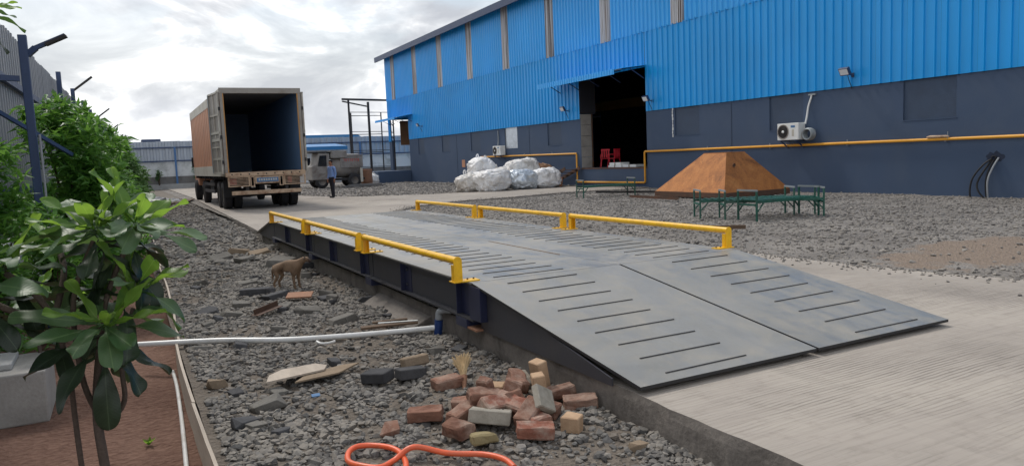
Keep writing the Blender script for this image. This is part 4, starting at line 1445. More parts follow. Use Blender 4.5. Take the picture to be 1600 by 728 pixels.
# the man: faces the lorry (towards -X, turned a little to us), looking down
J = {'pelvis': ((0, 0, 0.93), (0.15, 0.11)), 'waist': ((0, 0, 1.06), (0.145, 0.105)), 'chest': ((0.0, -0.01, 1.26), (0.165, 0.115)), 'collar': ((0, -0.005, 1.41), (0.13, 0.085)),
     'neck': ((0, -0.015, 1.48), 0.052), 'chin': ((0, -0.035, 1.545), (0.062, 0.066)), 'head': ((0, -0.03, 1.61), (0.074, 0.088)), 'crown': ((0, -0.012, 1.685), (0.058, 0.07))}
E_ = [('pelvis', 'waist'), ('waist', 'chest'), ('chest', 'collar'), ('collar', 'neck'), ('neck', 'chin'), ('chin', 'head'), ('head', 'crown')]
for s, n in ((1, 'l'), (-1, 'r')):
    dy = -0.05 if s > 0 else 0.05
    J.update({n + 'hip': ((s * 0.10, 0, 0.86), 0.095), n + 'thigh': ((s * 0.105, dy * 0.6 - 0.01, 0.66), 0.085), n + 'knee': ((s * 0.105, dy, 0.48), 0.062), n + 'calf': ((s * 0.105, dy + 0.015, 0.30), 0.06), n + 'ankle': ((s * 0.105, dy + 0.02, 0.09), 0.045),
              n + 'heel': ((s * 0.105, dy + 0.03, 0.045), 0.043), n + 'ball': ((s * 0.11, dy - 0.09, 0.04), (0.045, 0.035)), n + 'toe': ((s * 0.115, dy - 0.16, 0.032), (0.038, 0.026)),
              n + 'sho': ((s * 0.185, 0.0, 1.385), 0.068), n + 'uarm': ((s * 0.215, 0.015, 1.25), 0.054), n + 'elb': ((s * 0.235, 0.03, 1.10), 0.043), n + 'farm': ((s * 0.235, -0.005, 0.98), 0.038), n + 'wri': ((s * 0.232, -0.04, 0.865), 0.027),
              n + 'palm': ((s * 0.228, -0.055, 0.80), (0.036, 0.02))})
    E_ += [('pelvis', n + 'hip'), (n + 'hip', n + 'thigh'), (n + 'thigh', n + 'knee'), (n + 'knee', n + 'calf'), (n + 'calf', n + 'ankle'), (n + 'ankle', n + 'heel'), (n + 'heel', n + 'ball'), (n + 'ball', n + 'toe'),
           ('collar', n + 'sho'), (n + 'sho', n + 'uarm'), (n + 'uarm', n + 'elb'), (n + 'elb', n + 'farm'), (n + 'farm', n + 'wri'), (n + 'wri', n + 'palm')]
    for q, (fy, ln) in enumerate(((-0.030, 0.075), (-0.011, 0.085), (0.008, 0.08), (0.026, 0.065))):
        b0 = Vector((s * 0.228, -0.055 + fy, 0.775))
        J[n + 'f%da' % q] = (tuple(b0), 0.0095)
        J[n + 'f%db' % q] = (tuple(b0 + Vector((-s * 0.006, -0.004, -ln * 0.5))), 0.009)
        J[n + 'f%dc' % q] = (tuple(b0 + Vector((-s * 0.024, -0.006, -ln))), 0.0075)
        E_ += [(n + 'palm', n + 'f%da' % q), (n + 'f%da' % q, n + 'f%db' % q), (n + 'f%db' % q, n + 'f%dc' % q)]
    J[n + 'ta'] = ((s * 0.222, -0.095, 0.815), 0.011)
    J[n + 'tb'] = ((s * 0.21, -0.112, 0.775), 0.009)
    E_ += [(n + 'wri', n + 'ta'), (n + 'ta', n + 'tb')]
per = thing('person', 'standing person in light blue shirt and dark trousers beside the lorry', 'person', (8.62, 34.4, 0.002), RAD(-62))
pb = with_skin_layer(J, E_, 'body', 'pelvis')
pb.parent = per
for m in ('trouser', 'shirt', 'skin', 'black'):
    pb.data.materials.append(M[m])
for p in pb.data.polygons:
    c = p.center
    if c.z < 0.075:
        mi = 3
    elif c.z < 0.955 and abs(c.x) < 0.195:
        mi = 0
    elif c.z > 1.445 or (abs(c.x) > 0.195 and c.z < 0.885):
        mi = 2
    else:
        mi = 1
    p.material_index = mi
hb = bmesh.new()
bmesh.ops.create_icosphere(hb, subdivisions=3, radius=0.1)
for v in hb.verts:
    v.co = Vector((v.co.x * 0.86, v.co.y * 1.05 + 0.0, v.co.z * 0.98))
    v.co += Vector((0, 0, 0.004 * mnoise.noise(v.co * 60)))
bmesh.ops.delete(hb, geom=[v for v in hb.verts if v.co.z < -0.055 or (v.co.y < -0.05 and v.co.z < 0.042)], context='VERTS')
me = bpy.data.meshes.new('hair')
hb.to_mesh(me)
hb.free()
me.materials.append(M['hair'])
ho = bpy.data.objects.new('hair', me)
COL.objects.link(ho)
ho.parent = per
ho.location = (0, -0.016, 1.665)
MB().cbox((0, -0.124, 1.615), (0.022, 0.04, 0.045)).build('nose', M['skin'], per, 0.009)
MB().lathe([(-0.008, 0), (-0.004, 0.018), (0.004, 0.02), (0.008, 0)], (-0.086, -0.02, 1.61), 'X', 10).build('ear', M['skin'], per)
MB().lathe([(-0.008, 0), (-0.004, 0.018), (0.004, 0.02), (0.008, 0)], (0.086, -0.02, 1.61), 'X', 10).build('ear', M['skin'], per)
MB().cbox((-0.03, -0.111, 1.632), (0.022, 0.01, 0.009)).build('eye', M['black'], per)
MB().cbox((0.03, -0.111, 1.632), (0.022, 0.01, 0.009)).build('eye', M['black'], per)
MB().cbox((0, -0.108, 1.572), (0.042, 0.008, 0.009)).build('mouth', M['brick_red'], per)

# the dog: head to +X, hind quarters to -X
D = {'rump': ((-0.17, 0, 0.335), (0.062, 0.07)), 'loin': ((-0.06, 0, 0.335), (0.055, 0.06)), 'rib': ((0.06, 0, 0.315), (0.068, 0.082)), 'chest': ((0.15, 0, 0.31), (0.062, 0.085)),
     'neck': ((0.235, -0.005, 0.365), (0.046, 0.052)), 'nape': ((0.295, -0.012, 0.40), (0.043, 0.047)), 'skull': ((0.345, -0.02, 0.41), (0.044, 0.044)), 'muz': ((0.40, -0.03, 0.385), (0.025, 0.025)), 'nose': ((0.44, -0.035, 0.372), (0.018, 0.018)),
     'tail0': ((-0.235, 0, 0.335), 0.022), 'tail1': ((-0.265, 0.005, 0.27), 0.017), 'tail2': ((-0.275, 0.01, 0.19), 0.012), 'tail3': ((-0.27, 0.012, 0.13), 0.007)}
DE = [('rump', 'loin'), ('loin', 'rib'), ('rib', 'chest'), ('chest', 'neck'), ('neck', 'nape'), ('nape', 'skull'), ('skull', 'muz'), ('muz', 'nose'), ('rump', 'tail0'), ('tail0', 'tail1'), ('tail1', 'tail2'), ('tail2', 'tail3')]
for s, n, o_ in ((1, 'l', 0.035), (-1, 'r', -0.015)):
    D.update({n + 'th': ((-0.185 + o_, s * 0.05, 0.26), (0.035, 0.052)), n + 'kn': ((-0.145 + o_, s * 0.055, 0.185), (0.026, 0.032)), n + 'hk': ((-0.215 + o_, s * 0.052, 0.105), 0.018), n + 'sh': ((-0.205 + o_, s * 0.052, 0.03), 0.015), n + 'hp': ((-0.175 + o_, s * 0.052, 0.014), (0.017, 0.013)),
              n + 'so': ((0.145 + o_, s * 0.05, 0.24), (0.03, 0.04)), n + 'el': ((0.125 + o_, s * 0.052, 0.17), 0.024), n + 'wr': ((0.135 + o_, s * 0.052, 0.085), 0.018), n + 'pa': ((0.14 + o_, s * 0.052, 0.025), 0.016), n + 'fp': ((0.168 + o_, s * 0.052, 0.014), (0.017, 0.013))})
    DE += [('rump', n + 'th'), (n + 'th', n + 'kn'), (n + 'kn', n + 'hk'), (n + 'hk', n + 'sh'), (n + 'sh', n + 'hp'), ('chest', n + 'so'), (n + 'so', n + 'el'), (n + 'el', n + 'wr'), (n + 'wr', n + 'pa'), (n + 'pa', n + 'fp')]
dog = thing('dog', 'thin tan brown dog standing sideways on the rubble, head to the right', 'dog', (1.97, 10.7, pit_z(1.97, 10.7) + 0.004), RAD(-26))
for k_ in D:
    c_, r_ = D[k_]
    D[k_] = ((c_[0] * 0.80, c_[1], c_[2] * 1.04), r_)
db = with_skin_layer(D, DE, 'body', 'rib')
db.parent = dog
db.data.materials.append(M['fur'])
db.data.materials.append(M['fur_dark'])
for p in db.data.polygons:
    p.material_index = 1 if p.center.x > 0.31 else 0
for s in (-1, 1):
    MB().add([(0.25, s * 0.025 - 0.015, 0.463), (0.285, s * 0.042 - 0.02, 0.458), (0.25, s * 0.062 - 0.02, 0.416), (0.265, s * 0.05 - 0.018, 0.442)], [(0, 1, 3), (1, 2, 3), (2, 0, 3), (0, 2, 1)]).build('ear', M['fur_dark'], dog)
    MB().lathe([(-0.006, 0), (0, 0.007), (0.006, 0)], (0.308, s * 0.028 - 0.027, 0.428), 'X', 8).build('eye', M['black'], dog)

# ------------------------------------------------------------------ rusty hopper lying upside down
hp = thing('steel_hopper', 'rusty pyramid shaped steel hopper standing upside down by the wall', 'hopper', (16.15, 17.05, 0))
A = [(0, 0), (0, 3.3), (2.75, 3.3), (2.75, 0)]
B = [(1.05, 1.0), (1.05, 2.05), (1.85, 2.05), (1.85, 1.0)]
for i in range(4):
    j = (i + 1) % 4
    q = [Vector((*A[i], 0.16)), Vector((*A[j], 0.16)), Vector((*B[j], 1.36)), Vector((*B[i], 1.36))]
    nrm = (q[1] - q[0]).cross(q[2] - q[0]).normalized() * 0.012
    MB().add(q + [p + nrm for p in q], [(0, 1, 2, 3), (7, 6, 5, 4), (0, 4, 5, 1), (1, 5, 6, 2), (2, 6, 7, 3), (3, 7, 4, 0)]).build('panel', M['rust'], hp)
    MB().beam((*A[i], 0.075), (*A[j], 0.075), 0.06, 0.16).build('base_frame', M['rust_dark'], hp)
MB().box((B[0][0], B[0][1], 1.362), (B[2][0], B[2][1], 1.38)).build('top_plate', M['rust'], hp)
MB().lathe([(0, 0.0), (0.03, 0.03), (0.03, 0.05), (0, 0.06)], (0.95, 0.55, 0.97), 'Y', 10).build('lifting_eye', M['rust_dark'], hp)


# ------------------------------------------------------------------ green slatted benches
def bench(x, y, rz, lab, L_=2.05, W=0.56, H=0.64):
    t = thing('steel_bench', lab, 'bench', (x, y, yard_z(x, y) + 0.0), rz, 'green slatted steel benches')
    for e in (0, L_):
        mb = MB()
        for s in (-W / 2, W / 2):
            MB().beam((e, s, 0), (e, s, H - 0.018), 0.034, 0.034).build('leg', M['green_paint'], t)
        MB().beam((e, -W / 2 - 0.021, H), (e, W / 2 + 0.021, H), 0.036, 0.036).build('end_rail', M['worn_steel'], t)
        MB().beam((e, -W / 2 + 0.022, 0.34), (e, W / 2 - 0.022, 0.34), 0.04, 0.04).build('end_rail', M['green_paint'], t)
    for s in (-W / 2, W / 2):
        MB().beam((0.022, s, 0.40), (L_ - 0.022, s, 0.40), 0.04, 0.05).build('side_rail', M['green_paint'], t)
        MB().beam((0.02, s, 0.20), (0.18, s, 0.37), 0.025, 0.025).build('brace', M['green_paint'], t)
        MB().beam((L_ - 0.02, s, 0.20), (L_ - 0.18, s, 0.37), 0.025, 0.025).build('brace', M['green_paint'], t)
    for k in range(14):
        xx = 0.10 + (L_ - 0.2) * k / 13
        MB().box((xx - 0.03, -W / 2 + 0.02, 0.426), (xx + 0.03, W / 2 - 0.02, 0.44)).build('slat', M['green_paint'], t)


rz = RAD(-37)
bench(11.58, 13.1, RAD(-28), 'green slatted steel bench, leftmost of the three beside the rusty hopper', 2.1)
bench(11.72, 12.45, RAD(-31), 'green slatted steel bench, middle one of the three beside the rusty hopper', 2.1)
bench(11.72, 11.7, RAD(-3), 'green slatted steel bench, rightmost and nearest of the three by the hopper', 1.75)
bench(14.45, 22.45, RAD(-8), 'green slatted steel bench standing alone in front of the doorway', 2.05)

# steel sections lying on the gravel
for i, (a, b, lab) in enumerate((((16.1, 23.0), (17.2, 20.5), 'dark steel section on the gravel just left of the hopper'), ((14.8, 20.0), (14.75, 17.5), 'thin rusty steel bar on the gravel before the hopper'), ((16.6, 21.9), (15.9, 23.6), 'short dark steel bar below the doorway'))):
    t = thing('steel_bar', lab, 'steel bar', (a[0], a[1], 0.0))
    d = Vector((b[0] - a[0], b[1] - a[1], 0))
    MB().beam((0, 0, 0.04), d + Vector((0, 0, 0.04)), 0.09, 0.012).beam(Vector((0, 0, 0.08)), d + Vector((0, 0, 0.08)), 0.012, 0.07).build('section', M['rust_dark'] if i == 1 else M['t_chassis'], t)
t = thing('timber', 'short brown timber end sticking out behind the near right rail', 'timber', (10.0, 10.3, 0.0))
MB().beam((-0.4, 0.35, 0.05), (0.15, -0.12, 0.05), 0.09, 0.07).build('plank', M['wood_dark'], t)


# ------------------------------------------------------------------ white sacks
def sack(x, y, z, rx, ry, rzz, seed, lab, mat='sack', loops=True, tilt=0.0):
    t = thing('bulk_sack', lab, 'sack', (x, y, z), 0, 'sacks piled by the wall')
    bm = bmesh.new()
    bmesh.ops.create_icosphere(bm, subdivisions=5, radius=1.0)
    sd = Vector((seed * 3.7, seed * 1.3, seed * 2.1))
    for v in bm.verts:
        c = v.co.copy()
        q = Vector([math.copysign(abs(k) ** 0.8, k) for k in c])
        d = 0.16 * mnoise.fractal(c * 1.4 + sd, 0.7, 2.0, 3) + 0.10 * abs(mnoise.fractal(Vector((c.x * 5.5, c.y * 5.5, c.z * 2.0)) + sd, 0.7, 2.0, 4)) + 0.035 * mnoise.noise(c * 9 + sd) + 0.02 * mnoise.noise(c * 19 + sd)
        q *= (1 + d)
        q.z = max(q.z, -0.92)
        v.co = Vector((q.x * rx, q.y * ry, q.z * rzz + rzz * 0.92))
    if tilt:
        bmesh.ops.rotate(bm, cent=(0, 0, rzz), matrix=Matrix.Rotation(tilt, 3, 'Y'), verts=bm.verts)
    me = bpy.data.meshes.new('sack_body')
    bm.to_mesh(me)
    bm.free()
    me.materials.append(M[mat])
    for p in me.polygons:
        p.use_smooth = True
    o = bpy.data.objects.new('sack_body', me)
    COL.objects.link(o)
    o.parent = t
    if loops:
        zt = rzz * 1.86
        MB().tube(smooth_path([(-rx * .3, 0, zt - .1), (-rx * .36, 0, zt + .12), (-rx * .2, 0.03, zt + .2), (-rx * .1, 0.05, zt - .06)], 5), 0.03, 6).build('loop', M[mat], t)
        MB().tube(smooth_path([(rx * .35, -.1, zt - .14), (rx * .4, -.1, zt + .06), (rx * .25, -.1, zt + .12), (rx * .15, -.1, zt - .1)], 5), 0.03, 6).build('loop', M[mat], t)
    return t


sack(14.35, 31.9, -0.02, 0.56, 0.5, 0.44, 1.0, 'small white sack at the left end of the pile')
sack(15.25, 32.3, 0.58, 0.62, 0.6, 0.50, 2.0, 'bright white sack on top of the pile, highest on the left')
sack(15.35, 31.35, -0.02, 0.90, 0.75, 0.54, 3.0, 'large dusty grey white sack at the front left of the pile', 'sack', False)
sack(16.15, 32.15, -0.02, 0.75, 0.6, 0.54, 4.0, 'dusty sack behind in the middle of the pile')
sack(16.85, 31.2, -0.02, 0.76, 0.62, 0.50, 5.0, 'shiny silver film bundle at the front of the sack pile', 'foil', False)
sack(17.35, 32.15, 0.36, 0.92, 0.6, 0.54, 6.0, 'long white sack leaning on top of the pile towards the right', 'sack', False, RAD(-8))
sack(18.1, 31.25, -0.02, 0.78, 0.65, 0.50, 7.0, 'dusty white sack at the front right of the pile', 'sack', False)
sack(18.4, 32.05, 0.15, 0.6, 0.5, 0.52, 8.0, 'brown cardboard filled sack at the right end of the pile', 'brown_roll', False)
t = thing('cardboard_box', 'torn orange brown box at the right foot of the sack pile', 'box', (19.0, 31.7, -0.02))
MB().box((-0.22, -0.25, 0), (0.22, 0.25, 0.5), 0, Matrix.Rotation(0.2, 4, 'X')).build('carton', M['t_orange'], t, 0.02)

# ------------------------------------------------------------------ derelict tanker body
tk = thing('tanker', 'derelict dirty white tanker body with red lettering parked beyond the person', 'tanker', (13.0, 50.6, 0))
MB().lathe([(-0.55, 0.0), (-0.5, 0.55), (-0.38, 0.80), (1.55, 0.80), (1.66, 0.6), (1.70, 0.0)], (0, 0, 1.42), 'X', 28).build('vessel', M['tank'], tk)
MB().box((-0.55, -0.95, 1.95), (0.55, 0.2, 2.42)).build('top_box', M['tank'], tk, 0.03)
MB().box((0.3, -0.94, 2.1), (1.66, -0.5, 2.16)).build('walkway', M['tank'], tk)
MB().box((0.1, -0.86, 1.30), (1.64, -0.80, 2.08)).build('side_panel', M['tank'], tk)
c = MB().prism([(-1.85, 0.55), (-0.62, 0.55), (-0.62, 2.28), (-1.35, 2.34), (-1.55, 1.55), (-1.85, 1.45)], 'Y', -0.95, 0.95).build('cab', M['tank'], tk, 0.04)
MB().prism([(-1.45, 1.45), (-0.85, 1.45), (-0.85, 2.15), (-1.28, 2.15)], 'Y', -0.965, -0.9505).build('side_window', M['glass_dark'], c)
MB().box((-1.95, -1.0, 2.341), (-0.5, 1.0, 2.40)).build('cab_roof', M['t_chassis'], c)
MB().box((-1.75, -0.7, 0.45), (1.75, 0.7, 0.60)).build('bed_frame', M['t_chassis'], tk)
for x in (-1.2, 1.0):
    for s in (-0.8, 0.8):
        w = MB().lathe([(-0.12, 0.25), (-0.12, 0.40), (-0.06, 0.45), (0.06, 0.45), (0.12, 0.40), (0.12, 0.25)], (x, s, 0.44), 'Y', 20).build('wheel', M['tyre'], tk)
        MB().lathe([(-0.1, 0.25), (0.0, 0.1), (0.0, 0.0)], (x, s, 0.44), 'Y', 16).build('rim', M['rim'], w)
mb = MB()
for k in range(8):
    x = 0.32 + k * 0.14
    mb.box((x, -0.868, 1.86), (x + 0.1, -0.861, 1.885)).box((x + 0.035, -0.868, 1.70), (x + 0.065, -0.861, 1.859))
    if k % 3 == 1:
        mb.box((x, -0.868, 1.70), (x + 0.03, -0.861, 1.84))
mb.build('lettering', M['red_text'], tk)
MB().box((1.4, -0.98, 0.3), (1.56, -0.88, 1.25)).build('ladder_post', M['t_pale'], tk)
t = thing('brown_drum', 'rusty brown drum right of the derelict tanker', 'drum', (15.35, 51.4, 0.0))
MB().lathe([(0, 0), (0, 0.38), (0.35, 0.40), (0.70, 0.38), (1.05, 0.40), (1.12, 0.38), (1.12, 0)], (0, 0, 0), 'Z', 18).build('shell', M['terracotta'], t)
t = thing('scrap_plate', 'flat dark steel plates on the ground below the tanker', 'plate', (14.4, 49.2, 0.0))
MB().box((-1.4, -0.5, 0), (1.4, 0.5, 0.08)).box((-0.9, -0.4, 0.081), (1.2, 0.5, 0.16)).build('plate', M['grey_wall'], t)
sack(16.3, 53.5, -0.02, 0.55, 0.5, 0.4, 11.0, 'white sack beside dark scrap left of the far corner of the warehouse')
t = thing('scrap_heap', 'dark heap of scrap beside the low dock at the far corner', 'scrap', (17.0, 56.0, 0))
rq = random.Random(8)
for k in range(9):
    Mx = Matrix.Translation((rq.uniform(-.6, .6), rq.uniform(-.6, .6), rq.uniform(.15, .6))) @ Matrix.Rotation(rq.uniform(0, 3), 4, 'Z') @ Matrix.Rotation(rq.uniform(-.6, .6), 4, 'X')
    MB().box((-0.4, -0.25, -0.12), (0.4, 0.25, 0.12), 0, Mx).build('piece', M['t_chassis'], t)

# ------------------------------------------------------------------ steel gantry frame behind the warehouse corner
ga = thing('steel_gantry', 'tall bare dark steel frame standing behind the far warehouse corner', 'frame', (19.0, 63.0, 0))
for x, zt, w in ((-1.4, 6.9, 0.14), (0.3, 6.75, 0.17)):
    MB().beam((x, 0, 0), (x, 0, zt), w, w).build('post', M['t_chassis'], ga)
for x in (-0.55, 2.2):
    MB().beam((x, 2.5, 0), (x, 2.5, 6.0), 0.09, 0.09).build('post', M['t_chassis'], ga)
MB().beam((-1.95, 0, 6.98), (2.3, 0, 6.88), 0.16, 0.16).build('top_beam', M['t_chassis'], ga)
MB().beam((-1.9, 0, 6.80), (0.9, 2.3, 6.55), 0.12, 0.10).build('top_beam', M['t_chassis'], ga)
for z in (5.85, 4.2, 2.6, 1.2):
    MB().beam((-1.4, 0, z), (-0.55, 2.5, z + 0.1), 0.07, 0.07).build('tie', M['t_chassis'], ga)
    MB().beam((-0.55, 2.5, z - 0.1), (2.2, 2.5, z - 0.1), 0.06, 0.06).build('tie', M['t_chassis'], ga)
    MB().beam((-1.4, 0.1, z + 0.05), (2.4, 0.1, z), 0.05, 0.05).build('tie', M['t_chassis'], ga)


# ------------------------------------------------------------------ boundary fences
def trap_sheet(w, h, pitch, depth):
    """sheet in local XZ plane facing -Y"""
    pr = []
    n = round(w / pitch)
    p = w / n
    for k in range(n):
        u = k * p
        pr += [(u, 0), (u + p * 0.42, 0), (u + p * 0.52, depth), (u + p * 0.9, depth)]
    pr.append((w, 0))
    mb = MB()
    m = len(pr)
    mb.add([(u, -d, 0) for u, d in pr] + [(u, -d, h) for u, d in pr], [(i, i + 1, m + i + 1, m + i) for i in range(m - 1)])
    return mb


def share(src, parent, loc, rz=0.0, name=None):
    o = src.copy()
    COL.objects.link(o)
    o.parent = parent
    o.location = loc
    o.rotation_euler = (0, 0, rz)
    return o


BF = thing('back_fence', 'pale corrugated sheet fence on a white stained wall across the back of the yard', 'fence', (12, 74, 0))
MB().box((-13, 0.0, 1.08), (24, 0.2, 2.40)).build('masonry_wall', M['whitewash'], BF)
MB().box((-13, -0.1, 0.42), (24, 0.22, 1.08)).build('wall_base', M['grey_wall'], BF)
MB().box((-13, -0.35, -0.1), (24, -0.101, 0.42)).build('kerb', M['pale_conc'], BF)
s0 = None
for k in range(37):
    x = -13 + k
    z = 2.38
    if s0 is None:
        s0 = trap_sheet(1.0, 1.85, 0.5, 0.09).build('fence_sheet', M['fence_sheet'], BF)
        s0.location = (x, -0.03, z)
    else:
        share(s0, BF, (x, -0.03 - 0.004 * (k % 2), z + 0.02 * math.sin(k * 1.7)))
for z in (3.62, 2.42):
    MB().box((-13, -0.22, z), (24, -0.13, z + 0.1)).build('rail', M['fence_blue'], BF)
for x in (-7.5, -1.5, 4.0, 9.5, 15.0):
    MB().box((x - 0.08, -0.34, -0.05), (x + 0.08, -0.23, 3.7)).build('post', M['fence_blue_lt'], BF)
MB().box((-6.0, -0.16, 2.75), (-5.45, -0.13, 3.55)).build('vent_window', M['glass_dark'], BF)

sh = thing('far_shed', 'low blue roofed shed seen between the lorry and the steel frame', 'shed', (16.2, 68.5, 0))
MB().box((-2.4, 0, 0), (2.4, 3.5, 2.85)).build('wall', M['whitewash'], sh)
MB().add([(-2.7, -0.7, 2.88), (2.4, -0.7, 2.88), (2.4, 3.7, 3.35), (-2.7, 3.7, 3.35), (-2.7, -0.7, 3.2), (2.4, -0.7, 3.2), (2.4, 3.7, 3.55), (-2.7, 3.7, 3.55)], [(3, 2, 1, 0), (4, 5, 6, 7), (0, 1, 5, 4), (1, 2, 6, 5), (2, 3, 7, 6), (3, 0, 4, 7)]).build('roof', M['shed_blue'], sh)
MB().box((-1.8, -0.02, 1.2), (-0.9, -0.001, 2.2)).build('window', M['glass_dark'], sh)
fr = thing('far_roof', 'long pale blue roof rising beyond the back fence', 'building', (19, 96, 0))
MB().box((-5, 0, 0), (9, 9, 4.9)).build('wall', M['whitewash'], fr)
MB().prism([(-5.3, 4.9), (9.3, 4.9), (8.6, 5.35), (-4.6, 5.35)], 'Y', -0.4, 9.4).build('roof', M['shed_blue'], fr)
wt = thing('far_water_tank', 'dark flat topped tank silhouetted above the back fence left of the lorry', 'tank', (4.1, 115, 0))
MB().box((-0.9, -1, 0), (0.9, 1, 5.3)).build('tower', M['grey_wall'], wt)
MB().box((-1.2, -1.2, 5.3), (1.2, 1.2, 6.05)).build('tank', M['fence_blue'], wt, 0.1)

# left boundary fence, slightly converging with the road
LF = thing('side_fence', 'tall grey corrugated sheet fence with dark blue posts behind the shrubs', 'fence', (-1.95 + 0.026 * 9, 9, 0), RAD(-1.49))


def lf(mb, name, mat, parent=LF):
    return mb.build(name, M[mat], parent)


s1_ = None
for k in range(-6, 65):
    if s1_ is None:
        m = trap_sheet(1.0, 3.4, 0.25, 0.045)
        m.v = [(-b_, a_, c_) for a_, b_, c_ in m.v]
        s1_ = m.build('fence_sheet', M['fence_sheet_l'], LF)
        s1_.location = (0, k, 0.62)
    else:
        share(s1_, LF, (0.004 * (k % 2), k, 0.62 + 0.02 * math.sin(k * 2.3)))
lf(MB().box((-0.2, -6, -0.6), (0.06, 65, 0.55)), 'plinth', 'whitewash')
for z in (1.25, 3.0):
    lf(MB().box((0.07, -6, z), (0.14, 65, z + 0.11)), 'rail', 'fence_blue')
for k in range(12):
    y = 13.2 + k * 4.15
    lf(MB().box((0.145, y - 0.06, -0.55), (0.25, y + 0.06, 4.12)), 'post', 'fence_blue')
    if k % 3 == 1:
        a = lf(MB().beam((0.21, y, 4.05), (0.75, y - 0.2, 4.45), 0.06, 0.05), 'outrigger', 't_chassis')
# tall bracing post with a lamp arm, tied back to the fence
lp = thing('lamp_post', 'dark blue steel post with a slanting lamp arm beside the sheet fence', 'lamp post', (-0.84, 10.0, -0.42))
MB().box((-0.043, -0.043, 0), (0.043, 0.043, 3.5)).build('post', M['fence_blue'], lp, 0.008)
MB().beam((0.03, 0, 3.28), (0.12, -0.02, 3.36), 0.06, 0.06).beam((0.11, -0.02, 3.355), (0.42, -0.06, 3.50), 0.055, 0.045).build('lamp_arm', M['fence_blue'], lp)
MB().beam((0.22, -0.035, 3.395), (0.43, -0.062, 3.495), 0.10, 0.03).build('lamp_head', M['t_chassis'], lp)
MB().beam((-0.066, 0, 3.02), (-0.75, -0.15, 3.04), 0.06, 0.06).build('tie_beam', M['fence_blue'], lp)
MB().beam((-0.75, -0.1, 3.0), (0.30, 1.4, 2.2), 0.035, 0.045).build('brace', M['fence_blue'], lp)
MB().beam((-0.066, 0.0, 1.35), (-0.75, -0.1, 1.35), 0.07, 0.08).build('tie_beam', M['t_chassis'], lp)
MB().tube([(0.075, -0.07, 0.0), (0.075, -0.075, 2.4)], 0.014, 6).build('conduit', M['grey_pvc'], lp)

# ------------------------------------------------------------------ shrubs along the fence
def crown_mesh(name, clusters, per, leaf_len, seed, mat, parent, spread=1.0):
    """clusters: (n,3) tips; each carries a whorl of lance-shaped folded leaves"""
    rg = np.random.default_rng(seed)
    n = len(clusters)
    N = n * per
    base = np.repeat(clusters, per, 0) + rg.normal(0, leaf_len * 0.22, (N, 3))
    az = rg.uniform(0, 2 * np.pi, N)
    el = rg.normal(0.25, 0.5, N)
    d = np.stack([np.cos(az) * np.cos(el), np.sin(az) * np.cos(el), np.sin(el)], -1)
    Ln = leaf_len * rg.uniform(0.6, 1.3, N)[:, None]
    side = np.cross(d, np.array([0, 0, 1.0]))
    side /= np.linalg.norm(side, axis=1)[:, None] + 1e-9
    roll = rg.normal(0, 0.6, N)[:, None]
    up = np.cross(side, d)
    s2 = side * np.cos(roll) + up * np.sin(roll)
    u2 = np.cross(s2, d)
    w = Ln * rg.uniform(0.11, 0.17, N)[:, None]
    v0 = base
    v1 = base + d * Ln * 0.45 + s2 * w + u2 * w * 0.35
    v2 = base + d * Ln * 0.45 - s2 * w + u2 * w * 0.35
    v3 = base + d * Ln - np.array([0, 0, 1.0]) * Ln * rg.uniform(0.05, 0.3, N)[:, None]
    vm = base + d * Ln * 0.5
    V = np.stack([v0, v1, v2, v3, vm], 1).reshape(-1, 3)
    F = np.array([(0, 4, 1), (0, 2, 4), (1, 4, 3), (4, 2, 3)])
    F = (F[None] + (np.arange(N) * 5)[:, None, None]).reshape(-1, 3)
    return mesh_np(name, V, F, mat, parent)


def shrub(name, x, y, z, h, rx, ry, nclu, per, leaf, seed, lab, mat='shrub_leaf', low=0.12, cat='shrub', group='shrubs along the side fence', bark='shrub_bark'):
    t = thing(name, lab, cat, (x, y, z), 0, group)
    rg = np.random.default_rng(seed)
    rr = random.Random(seed)
    # a handful of lobes gives the uneven outline
    lobes = []
    for k in range(11):
        q = (k + 0.5) / 11
        zz = h * (low + (0.93 - low) * q)
        a = rr.uniform(0, 6.28)
        rad = (0.25 + 0.55 * rr.random()) * (1.0 - 0.45 * q)
        lobes.append((math.cos(a) * rx * rad, math.sin(a) * ry * rad, zz, rr.uniform(0.32, 0.55)))
    C_ = []
    while len(C_) < nclu:
        lx, ly, lz, lr = lobes[rr.randrange(len(lobes))]
        p = rg.normal(0, 1, 3)
        p /= np.linalg.norm(p)
        r = lr * (0.55 + 0.45 * rg.random() ** 0.5)
        c = (lx + p[0] * r * rx, ly + p[1] * r * ry, lz + p[2] * r * min(h * 0.36, 0.9))
        if c[2] < h * low * 0.5 or c[2] > h * 1.03:
            continue
        C_.append(c)
    crown_mesh('crown', np.array(C_), per, leaf, seed + 1, M[mat], t)
    tk = MB()
    for k in range(3):
        a = k * 2.1 + rr.random()
        tk.tube(smooth_path([(0.04 * math.cos(a), 0.04 * math.sin(a), -0.05), (0.08 * math.cos(a), 0.08 * math.sin(a), h * 0.3), (rx * 0.3 * math.cos(a + .4), ry * 0.3 * math.sin(a + .4), h * 0.75)], 4), [0.03 - 0.0025 * i for i in range(9)], 7)
    tko = tk.build('trunk', M[bark], t)
    lm = MB()
    for lx, ly, lz, lr in lobes:
        q = max(lz - 0.45 * h, 0.1)
        lm.tube(smooth_path([(lx * 0.15, ly * 0.15, q), (lx * 0.5, ly * 0.5, (q + lz) / 2), (lx, ly, lz)], 3), [0.016 - 0.0015 * i for i in range(7)], 5)
    lm.build('limb', M[bark], tko)
    return t


def bz(x, y):
    return bed_z(x, y) - 0.01


